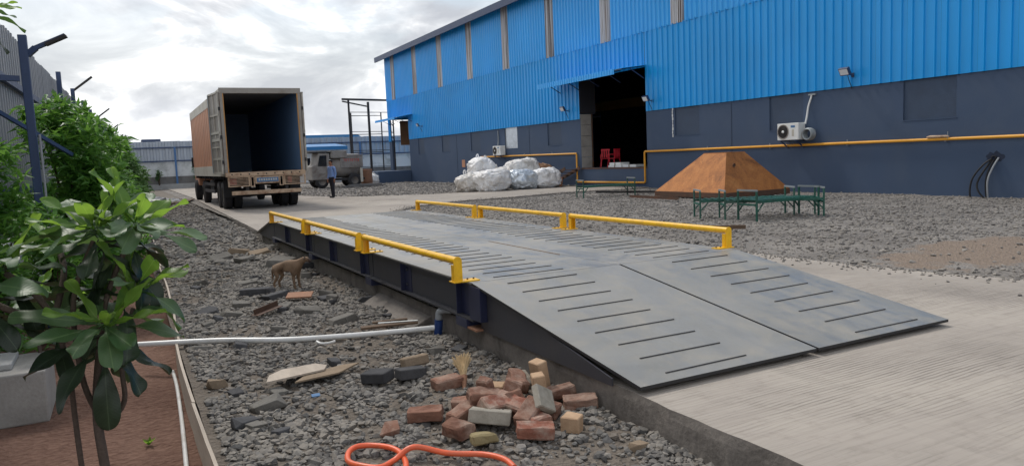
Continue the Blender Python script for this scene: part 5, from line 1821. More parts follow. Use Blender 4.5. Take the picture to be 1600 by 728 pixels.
shrub('leafy_shrub', -1.25, 8.6, bz(-1.25, 8.6), 2.25, 0.55, 0.6, 330, 13, 0.15, 21, 'dark green leafy shrub nearest the camera, left of the lamp post')
shrub('leafy_shrub', -0.62, 12.0, bz(-0.62, 12), 2.95, 0.72, 0.9, 620, 14, 0.17, 22, 'tallest bright green leafy shrub just right of the lamp post')
shrub('leafy_shrub', -0.45, 14.6, bz(-0.5, 14.6), 2.9, 0.68, 0.9, 480, 14, 0.17, 23, 'second tall green leafy shrub beyond the lamp post')
shrub('leafy_shrub', -0.3, 17.4, bz(-0.3, 17.4), 2.5, 0.68, 0.9, 430, 13, 0.17, 24, 'third leafy shrub beyond the lamp post, a little lower')
shrub('leafy_shrub', -0.15, 20.5, bz(-0.15, 20.5), 2.4, 0.65, 1.0, 400, 13, 0.17, 25, 'fourth leafy shrub along the fence')
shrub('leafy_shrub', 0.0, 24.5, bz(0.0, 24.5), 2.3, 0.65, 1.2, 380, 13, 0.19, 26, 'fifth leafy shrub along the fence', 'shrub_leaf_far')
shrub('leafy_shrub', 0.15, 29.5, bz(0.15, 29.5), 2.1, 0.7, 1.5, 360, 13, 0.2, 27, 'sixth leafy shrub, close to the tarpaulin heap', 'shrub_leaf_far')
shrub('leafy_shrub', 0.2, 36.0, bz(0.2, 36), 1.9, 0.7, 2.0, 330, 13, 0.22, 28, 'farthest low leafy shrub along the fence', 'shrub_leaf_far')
shrub('leafy_shrub', -0.75, 9.9, bz(-0.75, 9.9), 1.55, 0.42, 0.45, 200, 13, 0.14, 29, 'low green shrub at the foot of the lamp post')
for i, (x, y, h) in enumerate(((1.0, 73.2, 1.8), (3.0, 73.3, 1.4), (6.1, 73.3, 1.5))):
    shrub('wall_weed', x, y, 0.4, h, 0.35, 0.2, 70, 9, 0.16, 60 + i, ('leftmost', 'middle', 'rightmost')[i] + ' scrubby weed growing against the white back wall', 'shrub_leaf_far', 0.3, 'weed', 'weeds on the back wall')
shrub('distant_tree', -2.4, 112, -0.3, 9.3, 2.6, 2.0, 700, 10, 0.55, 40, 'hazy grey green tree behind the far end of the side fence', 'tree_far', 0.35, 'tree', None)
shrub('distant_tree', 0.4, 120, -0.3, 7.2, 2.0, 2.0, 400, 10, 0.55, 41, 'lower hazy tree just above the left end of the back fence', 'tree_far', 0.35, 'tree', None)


# ------------------------------------------------------------------ plumeria with large paddle leaves
def paddle(name, mat, length, width, droop, cup, wave, seed):
    """leaf along +X, blade in XY, tip drooping"""
    rr = random.Random(seed)
    mb = MB()
    n = 14
    prof = []
    for i in range(n + 1):
        t = math.sin(i / n * math.pi / 2)
        if t < 0.10:
            w = 0.05 + 0.05 * t / 0.1
        else:
            q = (t - 0.10) / 0.90
            w = 0.10 + 0.90 * math.sin(math.pi * (q / 0.68) * 0.5) if q < 0.68 else math.sqrt(max(0.0, 1 - ((q - 0.68) / 0.32) ** 2.6))
        prof.append((t, w * width))
    vs = []
    for t, w in prof:
        z = -droop * length * t ** 2
        xx = length * (t - 0.25 * abs(droop) * t ** 3)
        w = max(w, 0.004)
        for k in (-1, -0.5, 0, 0.5, 1):
            vs.append((xx, k * w, z + cup * abs(k) * w + wave * math.sin(t * 9 + k * 2 + seed) * abs(k) * 0.02))
    fs = []
    for i in range(n):
        for k in range(4):
            a = i * 5 + k
            fs.append((a, a + 1, a + 6, a + 5))
    mb.add(vs, fs, 0, True)
    mb.tube([(-0.05, 0, 0.0), (0.0, 0, 0), (length * 0.12, 0, -0.003 - droop * length * 0.0144)], [0.005, 0.0055, 0.004], 6)
    me = bpy.data.meshes.new(name)
    me.from_pydata(mb.v, [], mb.f)
    me.materials.append(mat)
    for p in me.polygons:
        p.use_smooth = True
    return me


LEAF = {'new': [paddle('leaf', M['leaf_new'], 0.34, 0.050, d, 0.26, 1.0, i) for i, d in enumerate((0.0, 0.08, 0.16))],
        'mid': [paddle('leaf', M['leaf_mid'], 0.40, 0.060, d, 0.18, 1.0, 5 + i) for i, d in enumerate((0.04, 0.14, 0.26))],
        'old': [paddle('leaf', M['leaf_old_shaded'], 0.38, 0.062, d, 0.15, 1.0, 9 + i) for i, d in enumerate((0.1, 0.22, 0.34))]}


def rosette(tree, c, axis, counts, scale, seed):
    rr = random.Random(seed)
    ax = Vector(axis).normalized()
    q = Vector((0, 0, 1)).rotation_difference(ax).to_matrix().to_4x4()
    k = 0
    for kind, n, e0, e1, dz in (('new', counts[0], 58, 18, 0.02), ('mid', counts[1], 18, -6, 0.0), ('old', counts[2], -12, -50, -0.07)):
        for i in range(n):
            az = 2.39996 * k + rr.uniform(-0.25, 0.25)
            f = (i + 0.5) / n
            el = RAD(e0 + (e1 - e0) * f + rr.uniform(-7, 7))
            s = scale * rr.uniform(0.82, 1.12)
            m = bpy.data.objects.new('leaf', rr.choice(LEAF[kind]))
            COL.objects.link(m)
            m.parent = tree
            off = Matrix.Translation((0, 0, dz * (1 - 0 * f) + rr.uniform(-0.02, 0.02) - (0.10 * f if kind == 'old' else 0)))
            m.matrix_local = Matrix.Translation(c) @ q @ off @ Matrix.Rotation(az, 4, 'Z') @ Matrix.Translation((0.03, 0, 0)) @ Matrix.Rotation(-el, 4, 'Y') @ Matrix.Rotation(rr.uniform(-0.35, 0.35), 4, 'X') @ Matrix.Scale(s, 4)
            k += 1


pz = bed_z(-0.2, 4.1)
P1 = thing('plumeria_tree', 'plumeria with bright paddle leaf rosettes in the left foreground', 'tree', (-0.2, 4.1, pz), 0, 'plumeria trees')
gz = lambda z: z - pz
MB().tube(smooth_path([(0.02, 0, -0.03), (0.015, 0.01, gz(0.0)), (0.0, 0.03, gz(0.30)), (0.02, 0.05, gz(0.52)), (0.06, 0.08, gz(0.76))], 6), [0.025 - 0.0003 * i for i in range(25)], 12).build('trunk', M['trunk'], P1)
br = [[(0.0, 0.03, gz(0.26)), (0.06, 0.03, gz(0.29)), (0.125, 0.03, gz(0.38)), (0.13, 0.05, gz(0.56)), (0.20, 0.12, gz(0.82))],
      [(0.0, 0.03, gz(0.34)), (-0.05, 0.08, gz(0.52)), (-0.06, 0.18, gz(0.88)), (0.05, 0.22, gz(1.17))],
      [(0.01, 0.05, gz(0.48)), (0.08, 0.18, gz(0.86)), (0.22, 0.24, gz(1.17))]]
for b in br:
    MB().tube(smooth_path(b, 6), [0.015 - 0.0002 * i for i in range((len(b) - 1) * 6 + 1)], 9).build('branch', M['trunk'], P1)
rosette(P1, (0.07, 0.02, gz(0.77)), (0.1, -0.3, 1), (6, 11, 8), 0.88, 1)
rosette(P1, (0.22, 0.14, gz(0.92)), (0.8, 0.1, 1), (5, 4, 3), 0.88, 2)
rosette(P1, (0.06, 0.22, gz(1.22)), (-0.25, -0.2, 1), (6, 9, 6), 0.86, 3)
rosette(P1, (0.24, 0.25, gz(1.23)), (0.4, -0.1, 1), (7, 9, 5), 0.84, 4)
fl = MB()
for k in range(5):
    a = k * 2 * math.pi / 5
    c, s = math.cos(a), math.sin(a)
    fl.add([(0, 0, 0), (0.02 * c - 0.014 * s, 0.02 * s + 0.014 * c, 0.012), (0.042 * c, 0.042 * s, 0.016), (0.02 * c + 0.014 * s, 0.02 * s - 0.014 * c, 0.012)], [(0, 1, 2, 3)])
fo = fl.build('flower', M['petal'], P1)
fo.location = (0.14, 0.25, gz(1.42))
fo.rotation_euler = (0.7, 0.0, 0.3)
MB().tube([(0.14, 0.25, gz(1.415)), (0.15, 0.25, gz(1.2))], 0.004, 5).build('flower_stalk', M['leaf_mid'], P1)

pz2 = bed_z(-0.3, 4.15)
P2 = thing('plumeria_tree', 'slim plumeria with dark drooping leaves at the left edge', 'tree', (-0.30, 4.25, pz2), 0, 'plumeria trees')
g2 = lambda z: z - pz2
MB().tube(smooth_path([(0.02, 0, -0.03), (0.0, 0, g2(0.2)), (-0.01, 0.01, g2(0.55)), (-0.06, 0.06, g2(0.85))], 6), [0.014 - 0.0001 * i for i in range(19)], 10).build('trunk', M['trunk'], P2)
for b in ([(-0.05, 0.05, g2(0.8)), (-0.14, 0.1, g2(0.95)), (-0.25, 0.25, g2(1.02))], [(-0.05, 0.05, g2(0.8)), (0.0, 0.2, g2(1.0)), (-0.02, 0.35, g2(1.12))], [(-0.05, 0.05, g2(0.8)), (-0.2, 0.0, g2(0.86)), (-0.36, 0.05, g2(0.96))]):
    MB().tube(smooth_path(b, 6), [0.016] * 13, 8).build('branch', M['trunk'], P2)
rosette(P2, (-0.26, 0.26, g2(1.06)), (-0.2, 0, 1), (2, 6, 5), 0.9, 6)
rosette(P2, (-0.01, 0.36, g2(1.14)), (0.05, 0.1, 1), (2, 3, 2), 0.75, 7)
rosette(P2, (-0.38, 0.05, g2(0.98)), (-0.3, -0.1, 1), (2, 6, 6), 0.9, 8)
rosette(P2, (-0.08, 0.1, g2(0.80)), (-0.2, -0.2, 1), (0, 2, 1), 0.75, 12)

pz3 = bed_z(-0.95, 4.3)
P3 = thing('plumeria_tree', 'plumeria branch tips hanging in at the top left corner', 'tree', (-0.95, 4.3, pz3), 0, 'plumeria trees')
g3 = lambda z: z - pz3
MB().tube(smooth_path([(0, 0, -0.03), (-0.03, 0, g3(0.8)), (0.1, -0.05, g3(1.7)), (0.455, -0.1, g3(2.27))], 6), [0.045 - 0.0014 * i for i in range(19)], 10).build('trunk', M['trunk'], P3)
MB().tube(smooth_path([(0.05, -0.02, g3(1.4)), (-0.2, 0.1, g3(1.9)), (-0.45, 0.2, g3(2.25))], 6), [0.024] * 13, 8).build('branch', M['trunk'], P3)
rosette(P3, (0.46, -0.1, g3(2.29)), (0.5, -0.2, 1), (5, 7, 6), 0.40, 9)
rosette(P3, (-0.46, 0.2, g3(2.3)), (-0.4, 0, 1), (5, 7, 8), 0.95, 10)
P4 = thing('broadleaf_plant', 'low pale green broad leaved plant behind the plumeria', 'plant', (-0.75, 7.6, bed_z(-0.75, 7.6)), 0)
MB().tube([(0, 0, -0.03), (0, 0, 0.75)], [0.02, 0.012], 8).build('stem', M['trunk'], P4)
rosette(P4, (0.0, 0, 0.95), (0, -0.2, 1), (5, 8, 4), 0.7, 13)
rosette(P4, (0.15, 0.1, 0.80), (0.4, -0.2, 1), (3, 6, 3), 0.7, 14)

# ------------------------------------------------------------------ bed edge, pipes, block
bd = thing('edging_board', 'long pale edged retaining board between the red soil bed and the rubble', 'board', (0.40, 5, 0))
rr = random.Random(14)
y = 1.6
pan = []
while y < 24:
    ln = rr.uniform(1.7, 2.6)
    pan.append((y, min(y + ln, 24)))
    y += ln
def bx(y):
    return -0.085 + 0.012 * y * 0.55 + 0.03 * math.sin(y * 0.7) + (0.10 if y > 16 else 0.10 * max(0, (y - 9) / 7))
for i, (a, b) in enumerate(pan):
    n = 8
    mb = MB()
    vs = []
    off = rr.uniform(-0.02, 0.02)
    for k in range(n + 1):
        yy = a + (b - a - 0.01) * k / n
        x = bx(yy) + off
        zt = -0.155 + 0.07 * min(max((yy - 10) / 12, 0), 1) + 0.012 * mnoise.noise(Vector((yy * 4, i, 0))) + 0.01 * mnoise.noise(Vector((yy * 13, i, 3)))
        vs += [(x, yy - 5, zt), (x + 0.022, yy - 5, zt - 0.004), (x + 0.022, yy - 5, -0.55), (x, yy - 5, -0.55)]
    fs = []
    for k in range(n):
        o = k * 4
        for q in range(4):
            r_ = (q + 1) % 4
            fs.append((o + q, o + r_, o + 4 + r_, o + 4 + q))
    fs += [(0, 1, 2, 3), (n * 4 + 3, n * 4 + 2, n * 4 + 1, n * 4)]
    mb.add(vs, fs)
    mb.build('panel', M['wood'], bd)

pp = thing('pvc_pipe', 'long white plastic pipe crossing the rubble to the kerb', 'pipe', (1.3, 7.3, 0))
path = smooth_path([(-1.30, 0.75, -0.16), (-0.6, 0.35, -0.145), (0.0, -0.06, -0.145), (0.7, -0.30, -0.15), (1.33, -0.52, -0.135)], 8)
MB().tube(path, 0.027, 14).build('pipe', M['pvc'], pp)
MB().tube([(1.345, -0.53, -0.20), (1.355, -0.545, -0.055)], 0.042, 14).build('coupling', M['blue_plastic'], pp)
MB().tube(smooth_path([(1.355, -0.545, -0.05), (1.36, -0.555, 0.02), (1.385, -0.61, 0.05), (1.44, -0.68, 0.05)], 5), 0.035, 12).build('elbow', M['grey_pvc'], pp)
sp = thing('thin_pipe', 'thin pale pipe lying on the red soil beside the board', 'pipe', (0.24, 6.4, 0))
path = [(0.05, 1.4, bed_z(.29, 7.8) + .03), (0.05, 0.8, bed_z(.29, 7.2) + .02), (0.03, 0.0, bed_z(.27, 6.4) + .02), (0.0, -0.8, bed_z(.24, 5.6) + .02), (-0.04, -1.8, bed_z(.2, 4.6) + .02), (-0.06, -2.6, bed_z(.2, 3.8) + .02)]
MB().tube(smooth_path(path, 5), 0.016, 8).build('pipe', M['pvc'], sp)
pk = thing('concrete_plinth', 'low grey concrete plinth on the red soil at the left edge', 'plinth', (-1.1, 7.15, -0.44))
MB().box((-0.6, -0.28, 0), (0.44, 0.5, 0.42)).build('block', M['block'], pk, 0.015)
MB().box((-0.45, -0.1, 0.421), (0.2, 0.4, 0.47)).build('cap', M['pale_conc'], pk, 0.01)
bp = thing('black_pot', 'small black pot standing on the concrete plinth', 'pot', (-1.28, 7.2, 0.031))
MB().lathe([(0, 0), (0, 0.10), (0.16, 0.13), (0.17, 0.14), (0.17, 0.12), (0.05, 0.1), (0.05, 0)], (0, 0, 0), 'Z', 16).build('shell', M['black'], bp)
wd = thing('seedling', 'tiny yellow green seedling on the red soil', 'seedling', (0.02, 5.8, bed_z(0.02, 5.8)))
mb = MB()
for k in range(5):
    a = k * 1.3
    mb.add([(0, 0, 0.0), (0.02 * math.cos(a + 1.5), 0.02 * math.sin(a + 1.5), 0.025), (0.05 * math.cos(a), 0.05 * math.sin(a), 0.05), (-0.02 * math.cos(a + 1.5), -0.02 * math.sin(a + 1.5), 0.025)], [(0, 1, 2, 3)])
mb.build('leaves', M['leaf_new'], wd)

# ------------------------------------------------------------------ bricks, pavers, broom, hose
def brick_mesh(seed, size=(0.22, 0.105, 0.075), worn=0.006, frog=False, chop=0.0):
    bm = bmesh.new()
    bmesh.ops.create_cube(bm, size=1.0)
    for v in bm.verts:
        v.co = Vector((v.co.x * size[0], v.co.y * size[1], v.co.z * size[2]))
    if frog:
        top = max(bm.faces, key=lambda f: f.calc_center_median().z)
        r = bmesh.ops.inset_region(bm, faces=[top], thickness=0.022)
        bmesh.ops.translate(bm, verts=top.verts, vec=(0, 0, -0.014))
    if chop:
        r = random.Random(seed)
        nn = Vector((1, r.uniform(-0.7, 0.7), r.uniform(-0.3, 0.7))).normalized()
        res = bmesh.ops.bisect_plane(bm, geom=bm.verts[:] + bm.edges[:] + bm.faces[:], plane_co=(size[0] * (0.5 - chop), 0, 0), plane_no=nn, clear_outer=True)
        edges = [e for e in res['geom_cut'] if isinstance(e, bmesh.types.BMEdge)]
        bmesh.ops.holes_fill(bm, edges=edges)
    bmesh.ops.bevel(bm, geom=bm.edges[:], offset=0.006 if worn < 0.004 else 0.010, segments=1, affect='EDGES')
    if worn > 0.004:
        bmesh.ops.subdivide_edges(bm, edges=[e for e in bm.edges if e.calc_length() > 0.05], cuts=2, use_grid_fill=True)
        for v in bm.verts:
            v.co += mnoise.noise_vector(v.co * 22 + Vector((seed * 7.1, seed, 0))) * worn
    bmesh.ops.triangulate(bm, faces=[f for f in bm.faces if len(f.verts) > 4])
    me = bpy.data.meshes.new('brick_body')
    bm.to_mesh(me)
    bm.free()
    return me


def place_brick(i, name, cat, x, y, z, rot, mat, lab, size=(0.225, 0.115, 0.085), worn=0.010, frog=False, chop=0.0, group='bricks heaped beside the kerb'):
    me = brick_mesh(i + 1, size, worn, frog, chop)
    me.materials.append(M[mat])
    o = bpy.data.objects.new(name, me)
    COL.objects.link(o)
    o.rotation_euler = [RAD(a) for a in rot]
    o.location = (x, y, z)
    bpy.context.view_layer.update()
    low = min((o.matrix_world @ v.co).z for v in me.vertices)
    o.location.z = z - low + z if False else o.location.z + (z - low)
    return tag(o, lab, cat, group)


BR = [
    ('brick', 1.64, 4.50, -.20, (4, -3, -30), 'brick_red', 'red brick with a recessed top lying alone left of the heap', dict(frog=True)),
    ('brick', 2.03, 5.06, -.20, (5, 0, 5), 'brick_red', 'dark red brick lying under the straw broom head', dict()),
    ('brick', 1.71, 4.08, -.20, (8, 6, -60), 'brick_red', 'rounded red brick chunk at the front left of the heap', dict(chop=.25, worn=.012)),
    ('paving_block', 1.93, 4.12, -.185, (-14, 6, -32), 'brick_grey', 'large grey white block with black marks at the front of the heap', dict(size=(.26, .18, .085), worn=.003)),
    ('paving_block', 1.80, 3.92, -.20, (-10, 0, -10), 'brick_olive', 'broken yellow grey block lying in front of the grey white block', dict(size=(.18, .11, .06), chop=.2)),
    ('brick', 2.09, 3.83, -.20, (3, 5, -22), 'brick_dusty', 'pale dusty brick with recessed top at the front right of the heap', dict(frog=True)),
    ('brick', 2.35, 3.82, -.20, (0, 0, 38), 'brick_tan', 'smooth tan block standing alone at the right front of the heap', dict(size=(.12, .12, .10), worn=.002, chop=.12)),
    ('brick', 2.60, 4.12, -.20, (6, -4, -24), 'brick_red', 'dark red brick at the right end against the kerb', dict(frog=True)),
    ('brick', 2.56, 4.36, -.20, (0, -8, -14), 'brick_red', 'long red brick behind the upright tan brick', dict(size=(.25, .11, .08))),
    ('brick', 2.37, 4.26, -.18, (0, 84, -20), 'brick_tan', 'tan brick standing upright at the front in the heap', dict(worn=.002)),
    ('brick', 2.52, 4.52, -.17, (3, 80, 12), 'brick_tan', 'tan brick standing upright behind, topmost of the heap', dict(worn=.002)),
    ('paving_block', 2.43, 4.62, -.17, (35, 10, 20), 'brick_grey', 'grey stone block leaning behind the upright tan bricks', dict(size=(.2, .14, .08), chop=.15)),
    ('brick', 1.84, 4.33, -.20, (4, -12, 20), 'brick_red', 'red brick at the left of the heap, partly under another', dict(chop=.1)),
    ('brick', 1.95, 4.50, -.19, (0, 0, -28), 'brick_red', 'flat red brick at the back left of the heap', dict()),
    ('brick', 2.06, 4.44, -.17, (10, 72, 40), 'brick_red', 'worn red brick standing on end in the middle of the heap', dict(worn=.012, size=(.2, .1, .075))),
    ('brick', 2.12, 4.20, -.16, (22, 10, -58), 'brick_dusty', 'dusty red brick tilted over in the middle of the heap', dict()),
    ('brick', 2.16, 4.03, -.19, (10, -22, 30), 'brick_red', 'dark red brick leaning beside the grey diamond slab', dict()),
    ('paving_block', 2.28, 4.05, -.15, (52, 30, 15), 'brick_grey', 'grey square slab standing on its corner in the heap', dict(size=(.16, .16, .05), worn=.003)),
    ('brick', 2.24, 4.58, -.18, (0, 4, 12), 'brick_red', 'red brick at the back of the heap', dict()),
    ('brick', 2.24, 4.36, -.12, (20, 14, 50), 'brick_red', 'broken red brick lying across the top of the heap', dict(worn=.013, chop=.15)),
    ('brick', 2.15, 4.30, -.19, (0, 30, 100), 'brick_red', 'red brick wedged low in the centre of the heap', dict()),
    ('brick', 2.16, 4.52, -.11, (6, 0, -40), 'brick_tan', 'flat tan half brick on the back of the heap', dict(size=(.14, .1, .06), worn=.002)),
    ('brick', 2.00, 4.34, -.12, (12, 8, -10), 'brick_red', 'red brick lying on top of the left side of the heap', dict(worn=.012)),
    ('brick', 2.30, 4.44, -.10, (16, -10, 75), 'brick_red', 'dark red brick on top, just left of the upright tan bricks', dict(worn=.012)),
    ('brick', 2.02, 4.22, -.16, (30, 5, 15), 'brick_dusty', 'dusty red brick edge showing behind the grey white block', dict()),
    ('brick', 2.36, 4.12, -.20, (0, 6, -70), 'brick_red', 'red brick low behind the smooth tan block', dict(chop=.15)),
    ('brick', 2.22, 3.98, -.20, (4, 0, 10), 'brick_dusty', 'dusty half brick between the grey slab and the pale brick', dict(chop=.3)),
    ('paving_block', 1.64, 5.53, -.20, (3, -5, -52), 'paver_dark', 'dark grey paving block, left of the pair above the heap', dict(size=(.22, .15, .08), worn=.003)),
    ('paving_block', 1.89, 5.47, -.20, (-4, 3, 2), 'paver_dark', 'dark grey paving block, right of the pair above the heap', dict(size=(.22, .13, .08), worn=.003)),
    ('paving_block', 1.98, 5.62, -.16, (-12, -4, -2), 'slab_stone_tan', 'pale brown paving block leaning on the dark one', dict(size=(.21, .13, .08), worn=.004)),
]
for i, (nm, x, y, z, rot, mt, lab, kw) in enumerate(BR):
    place_brick(i, nm, 'brick' if nm == 'brick' else 'paving block', x, y, z + 0.005, rot, mt, lab, group='bricks heaped beside the kerb' if i < 27 else 'paving blocks above the heap', **kw)
bpy.context.view_layer.update()
gb = [o for o in COL.objects if o.get('label', '').startswith('large grey white block')][0]
mb = MB()
for k in range(5):
    mb.box((-0.02 + k * 0.022, 0.035, 0.0435), (-0.008 + k * 0.022, 0.05 - 0.005 * (k % 2), 0.0450))
ik = mb.build('ink_mark', M['ink'], gb)

rr = random.Random(3)
bmk = thing('straw_broom', 'small dry straw broom head propped on a brick', 'broom', (2.13, 4.98, -0.19))
MB().tube([(-0.01, -0.02, 0.0), (0.02, 0.04, 0.045), (0.035, 0.07, 0.075)], [0.012, 0.02, 0.024], 8).build('binding', M['terracotta'], bmk)
mb = MB()
for k in range(150):
    a = rr.uniform(-0.26, 0.26)
    b = rr.gauss(0, 0.08)
    ln = rr.uniform(0.20, 0.25)
    d = Vector((0.20 + a * 0.85, 0.62 - a * 0.5, 0.62 + b)).normalized()
    p0 = Vector((0.02 + rr.gauss(0, .004), 0.04 + rr.gauss(0, .004), 0.045))
    mid = p0 + d * ln * 0.5 + Vector((0, 0, 0.01))
    mb.tube([p0, mid, p0 + d * ln + Vector((a * 0.04, 0, -0.01))], [0.0028, 0.0028, 0.0018], 3, 0, False)
mb.build('bristles', M['straw'], bmk)

hs_ = thing('orange_hose', 'bright orange hose looped on the gravel at the bottom edge', 'hose', (1.3, 4.0, -0.15))
hp_ = [(1.74, 3.44), (1.74, 3.56), (1.68, 3.70), (1.51, 3.82), (1.34, 3.90), (1.22, 3.90), (1.12, 3.84), (1.04, 3.92), (1.00, 4.03), (1.03, 4.14), (1.10, 4.21), (1.19, 4.18), (1.26, 4.07), (1.285, 3.96), (1.25, 3.78), (1.15, 3.6), (1.1, 3.3)]
pts = []
for k, (x, y) in enumerate(hp_):
    pts.append((x - 1.3, y - 4.0, 0.0 + (0.045 if k in (4,) else 0.0) + 0.004 * math.sin(k * 2.2)))
MB().tube(smooth_path(pts, 8), 0.0165, 12).build('tube', M['orange_hose'], hs_)

# loose boards and odd bits
t = thing('loose_board', 'pale broken board lying flat on the rubble below the white pipe', 'board', (1.13, 6.02, -0.15))
MB().prism([(-0.27, -0.16), (0.20, -0.06), (0.25, 0.06), (0.18, 0.16), (-0.10, 0.14), (-0.22, 0.02)], 'Z', 0.0, 0.014).build('plank', M['wood'], t)
t = thing('loose_board', 'brown cardboard coloured strip under the pale broken board', 'board', (1.28, 5.93, -0.165))
MB().prism([(-0.22, -0.14), (0.14, -0.08), (0.36, 0.12), (0.22, 0.14), (-0.1, 0.02)], 'Z', 0.0, 0.012).build('plank', M['slab_stone_tan'], t)
t = thing('rusty_strip', 'rusty folded steel strip on the rubble left of the big stone', 'scrap', (1.36, 8.8, -0.16))
MB().beam((-0.16, -0.14, 0.02), (0.16, 0.12, 0.05), 0.10, 0.008).beam((-0.16, -0.10, 0.05), (0.15, 0.16, 0.08), 0.008, 0.06).build('strip', M['rust_dark'], t)
t = thing('terracotta_tile', 'flat orange terracotta tile on the rubble right of the dog', 'tile', (1.90, 9.62, -0.14))
MB().box((-0.16, -0.10, 0), (0.16, 0.10, 0.02), 0, Matrix.Rotation(RAD(-22), 4, 'Z') @ Matrix.Rotation(RAD(10), 4, 'X')).build('slab', M['terracotta'], t, 0.004)
t = thing('pvc_offcut', 'small curved white pipe offcut lying below the long pipe', 'pipe', (1.56, 6.85, -0.145))
MB().tube(smooth_path([(-0.07, 0.06, 0.02), (-0.05, 0.0, 0.01), (0.02, -0.03, 0.01), (0.08, -0.03, 0.02)], 4), 0.012, 8).build('pipe', M['pvc'], t)
t = thing('aluminium_strip', 'shiny thin metal strip on dark debris near the kerb', 'strip', (2.35, 7.15, -0.12))
MB().beam((-0.16, 0.10, 0.01), (0.20, -0.08, 0.02), 0.03, 0.006).build('strip', M['white_plastic'], t)
t = thing('debris_plank', 'dark rotten plank on the debris near the kerb', 'plank', (2.25, 7.2, -0.15))
MB().beam((-0.25, 0.02, 0.02), (0.30, -0.12, 0.03), 0.09, 0.02).beam((-0.1, 0.12, 0.035), (0.25, 0.05, 0.04), 0.06, 0.018).build('plank', M['wood_dark'], t)
t = thing('paper_scrap', 'tiny blue plastic scrap on the gravel', 'scrap', (1.12, 5.35, -0.15))
MB().cbox((0, 0, 0.0), (0.06, 0.03, 0.008), 0, Matrix.Rotation(0.4, 4, 'X')).build('scrap', M['plate_blue'], t)
t = thing('wood_chip', 'brown plank end lying on the kerb under the girder', 'plank', (2.74, 5.9, 0.002))
MB().box((-0.11, -0.08, 0), (0.06, 0.14, 0.018)).build('plank', M['terracotta'], t)
t = thing('tarpaulin_heap', 'heap of folded black tarpaulin at the far end of the rubble', 'tarpaulin', (1.75, 42.0, -0.08))
for k, (dx, dy, rx, ry, h) in enumerate(((-0.3, 0, 0.75, 1.6, 0.34), (0.35, -0.9, 0.6, 1.5, 0.24), (-0.6, -1.4, 0.55, 1.2, 0.22))):
    bm = bmesh.new()
    bmesh.ops.create_icosphere(bm, subdivisions=3, radius=1.0)
    for v in bm.verts:
        q = 1 + 0.3 * mnoise.fractal(v.co * 2.2 + Vector((k * 5, 0, 0)), 0.6, 2, 3)
        v.co = Vector((v.co.x * rx * q + dx, v.co.y * ry * q + dy, max(v.co.z, -0.1) * h * q))
    me = bpy.data.meshes.new('fold')
    bm.to_mesh(me)
    bm.free()
    me.materials.append(M['black_film'])
    o = bpy.data.objects.new('fold', me)
    COL.objects.link(o)
    o.parent = t
t = thing('timber_pile', 'brown planks lying beside the black tarpaulin heap', 'timber', (2.6, 40.5, -0.03))
for k in range(4):
    MB().beam((-0.6 + k * 0.22, -1.8 + 0.2 * k, 0.04), (0.2 + k * 0.15, 1.5, 0.08), 0.14, 0.05).build('plank', M['wood_dark'], t)

# ------------------------------------------------------------------ larger broken stones one can pick out
def rock(x, y, s, rz, mat, lab, group=None, seed=0, flat=0.35, asp=1.5):
    rr = random.Random(seed)
    bm = bmesh.new()
    for i in (-1, 1):
        for j in (-1, 1):
            for k in (-1, 1):
                bm.verts.new((i * s * asp * 0.5 * rr.uniform(0.55, 1.1), j * s * 0.5 * rr.uniform(0.6, 1.1), k * s * flat * 0.5 * rr.uniform(0.6, 1.2)))
    for _ in range(4):
        bm.verts.new((rr.uniform(-.6, .6) * s * asp, rr.uniform(-.55, .55) * s, rr.uniform(-.4, .5) * s * flat))
    r = bmesh.ops.convex_hull(bm, input=bm.verts)
    bmesh.ops.delete(bm, geom=[v for v in bm.verts if not v.link_faces], context='VERTS')
    bmesh.ops.bevel(bm, geom=bm.edges[:], offset=s * 0.02, segments=1, affect='EDGES')
    me = bpy.data.meshes.new('rubble_stone')
    bm.to_mesh(me)
    bm.free()
    me.materials.append(M[mat])
    o = bpy.data.objects.new('rubble_stone', me)
    COL.objects.link(o)
    o.location = (x, y, pit_z(x, y) + s * flat * 0.30)
    o.rotation_euler = (RAD(rr.uniform(-12, 12)), RAD(rr.uniform(-12, 12)), rz)
    return tag(o, lab, 'stone', group)


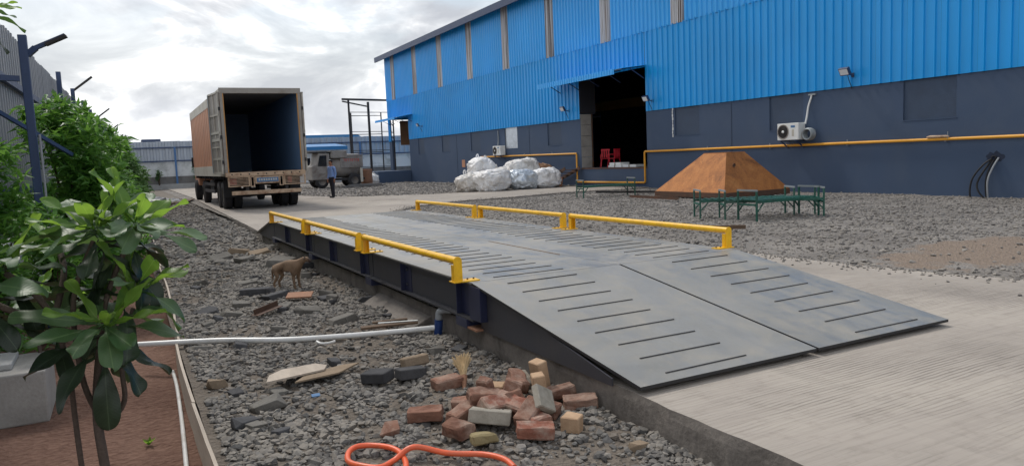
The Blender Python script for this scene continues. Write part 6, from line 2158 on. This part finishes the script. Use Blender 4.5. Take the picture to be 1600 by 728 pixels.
RK = [(1.53, 14.9, .42, .4, 'slab_stone', 'flat grey stone slab left of the other slabs, up from the dog'),
      (1.86, 14.2, .38, .8, 'slab_stone', 'grey stone slab in front of the brown slabs above the dog'),
      (2.30, 15.2, .46, .1, 'slab_stone_tan', 'brown stone slab beside the kerb above the dog'),
      (2.0, 15.7, .46, -.2, 'slab_stone_tan', 'long brown stone slab behind the other slabs'),
      (1.55, 11.5, .34, -.4, 'slab_stone', 'pale flat stone left of the dog'),
      (1.50, 10.45, .40, -.3, 'slab_stone_dark', 'dark slab stone in front of the dog, left one'),
      (1.70, 10.05, .36, .3, 'slab_stone_dark', 'dark slab stone in front of the dog, right one'),
      (1.2, 9.75, .28, .1, 'slab_stone', 'pale grey stone below the dark slabs'),
      (0.77, 9.6, .27, .2, 'slab_stone_dark', 'dark blocky stone near the edging board'),
      (1.83, 8.8, .30, .2, 'slab_stone', 'pale stone slab between terracotta tile and big stone'),
      (2.01, 8.0, .34, .1, 'slab_stone', 'big light grey stone with flat top above the metal strip'),
      (2.28, 9.8, .30, 1.2, 'slab_stone', 'grey block leaning against the kerb right of the dog'),
      (2.2, 9.45, .24, .5, 'slab_stone_dark', 'dark block just below the leaning grey block'),
      (1.0, 9.05, .25, .0, 'slab_stone', 'low pale stone left of the rusty strip'),
      (2.5, 12.6, .5, .3, 'slab_stone_dark', 'large dark rock behind the dog against the kerb'),
      (2.35, 13.3, .5, .9, 'slab_stone', 'large grey rock up the kerb from the dog'),
      (0.9, 19.2, .4, .2, 'slab_stone', 'grey slab near the board far up the rubble strip'),
      (0.60, 5.10, .13, .4, 'slab_stone_dark', 'dark angular stone near the board at the bottom'),
      (0.80, 5.45, .17, .2, 'slab_stone', 'light grey stone right of the dark angular stone'),
      (1.39, 4.46, .12, 1.2, 'brick_red', 'small red brown broken piece below the lone brick'),
      (2.62, 9.0, .3, .2, 'slab_stone_dark', 'dark stone against the kerb below the middle rail'),
      (0.55, 6.3, .12, .1, 'slab_stone_tan', 'small tan block beside the edging board under the pipe'),
      (2.50, 3.35, .10, .4, 'slab_stone_tan', 'pale yellowish stone at the right foot of the heap')]
for i, (x, y, s, a, mt, lab) in enumerate(RK):
    rock(x, y, s * 0.72 if s > 0.2 else s, a, mt, lab, 'larger broken stones', 100 + i, 0.42 if s > 0.2 else 0.6, 1.35)
rr = random.Random(77)
SIDE = ((0.5, 0.95, 'near the edging board'), (1.15, 1.75, 'in the middle of the strip'), (2.05, 2.6, 'close under the kerb'))
ZONE = ((4.4, 5.2, 'at the bottom of the picture'), (5.8, 6.6, 'just below the white pipe'), (7.4, 8.2, 'just above the white pipe'), (8.6, 9.4, 'level with the near left rail'), (11.2, 12.2, 'level with the middle left rail'), (13.0, 14.6, 'level with the far left rail'), (17.5, 20, 'beyond the weighbridge'), (23, 26, 'up beside the lorry'))
k = 0
for xa, xb, ls in SIDE:
    for ya, yb, lz in ZONE:
        if ya < 5 and xa > 1:
            continue
        for mt, lm, sz in (('slab_stone', 'pale grey', 1.15), ('slab_stone_dark', 'dark grey', 0.9), ('slab_stone_tan', 'brownish', 0.8))[:3 if (k % 2) else 2]:
            y = rr.uniform(ya, yb)
            rock(rr.uniform(xa, xb), y, rr.uniform(0.075, 0.10) * sz * (1 + 0.05 * y), rr.uniform(0, 6.28), mt, lm + ' broken stone ' + ls + ', ' + lz, 'loose broken stones in the strip', 300 + k, rr.uniform(0.4, 0.6), rr.uniform(1.1, 1.5))
            k += 1
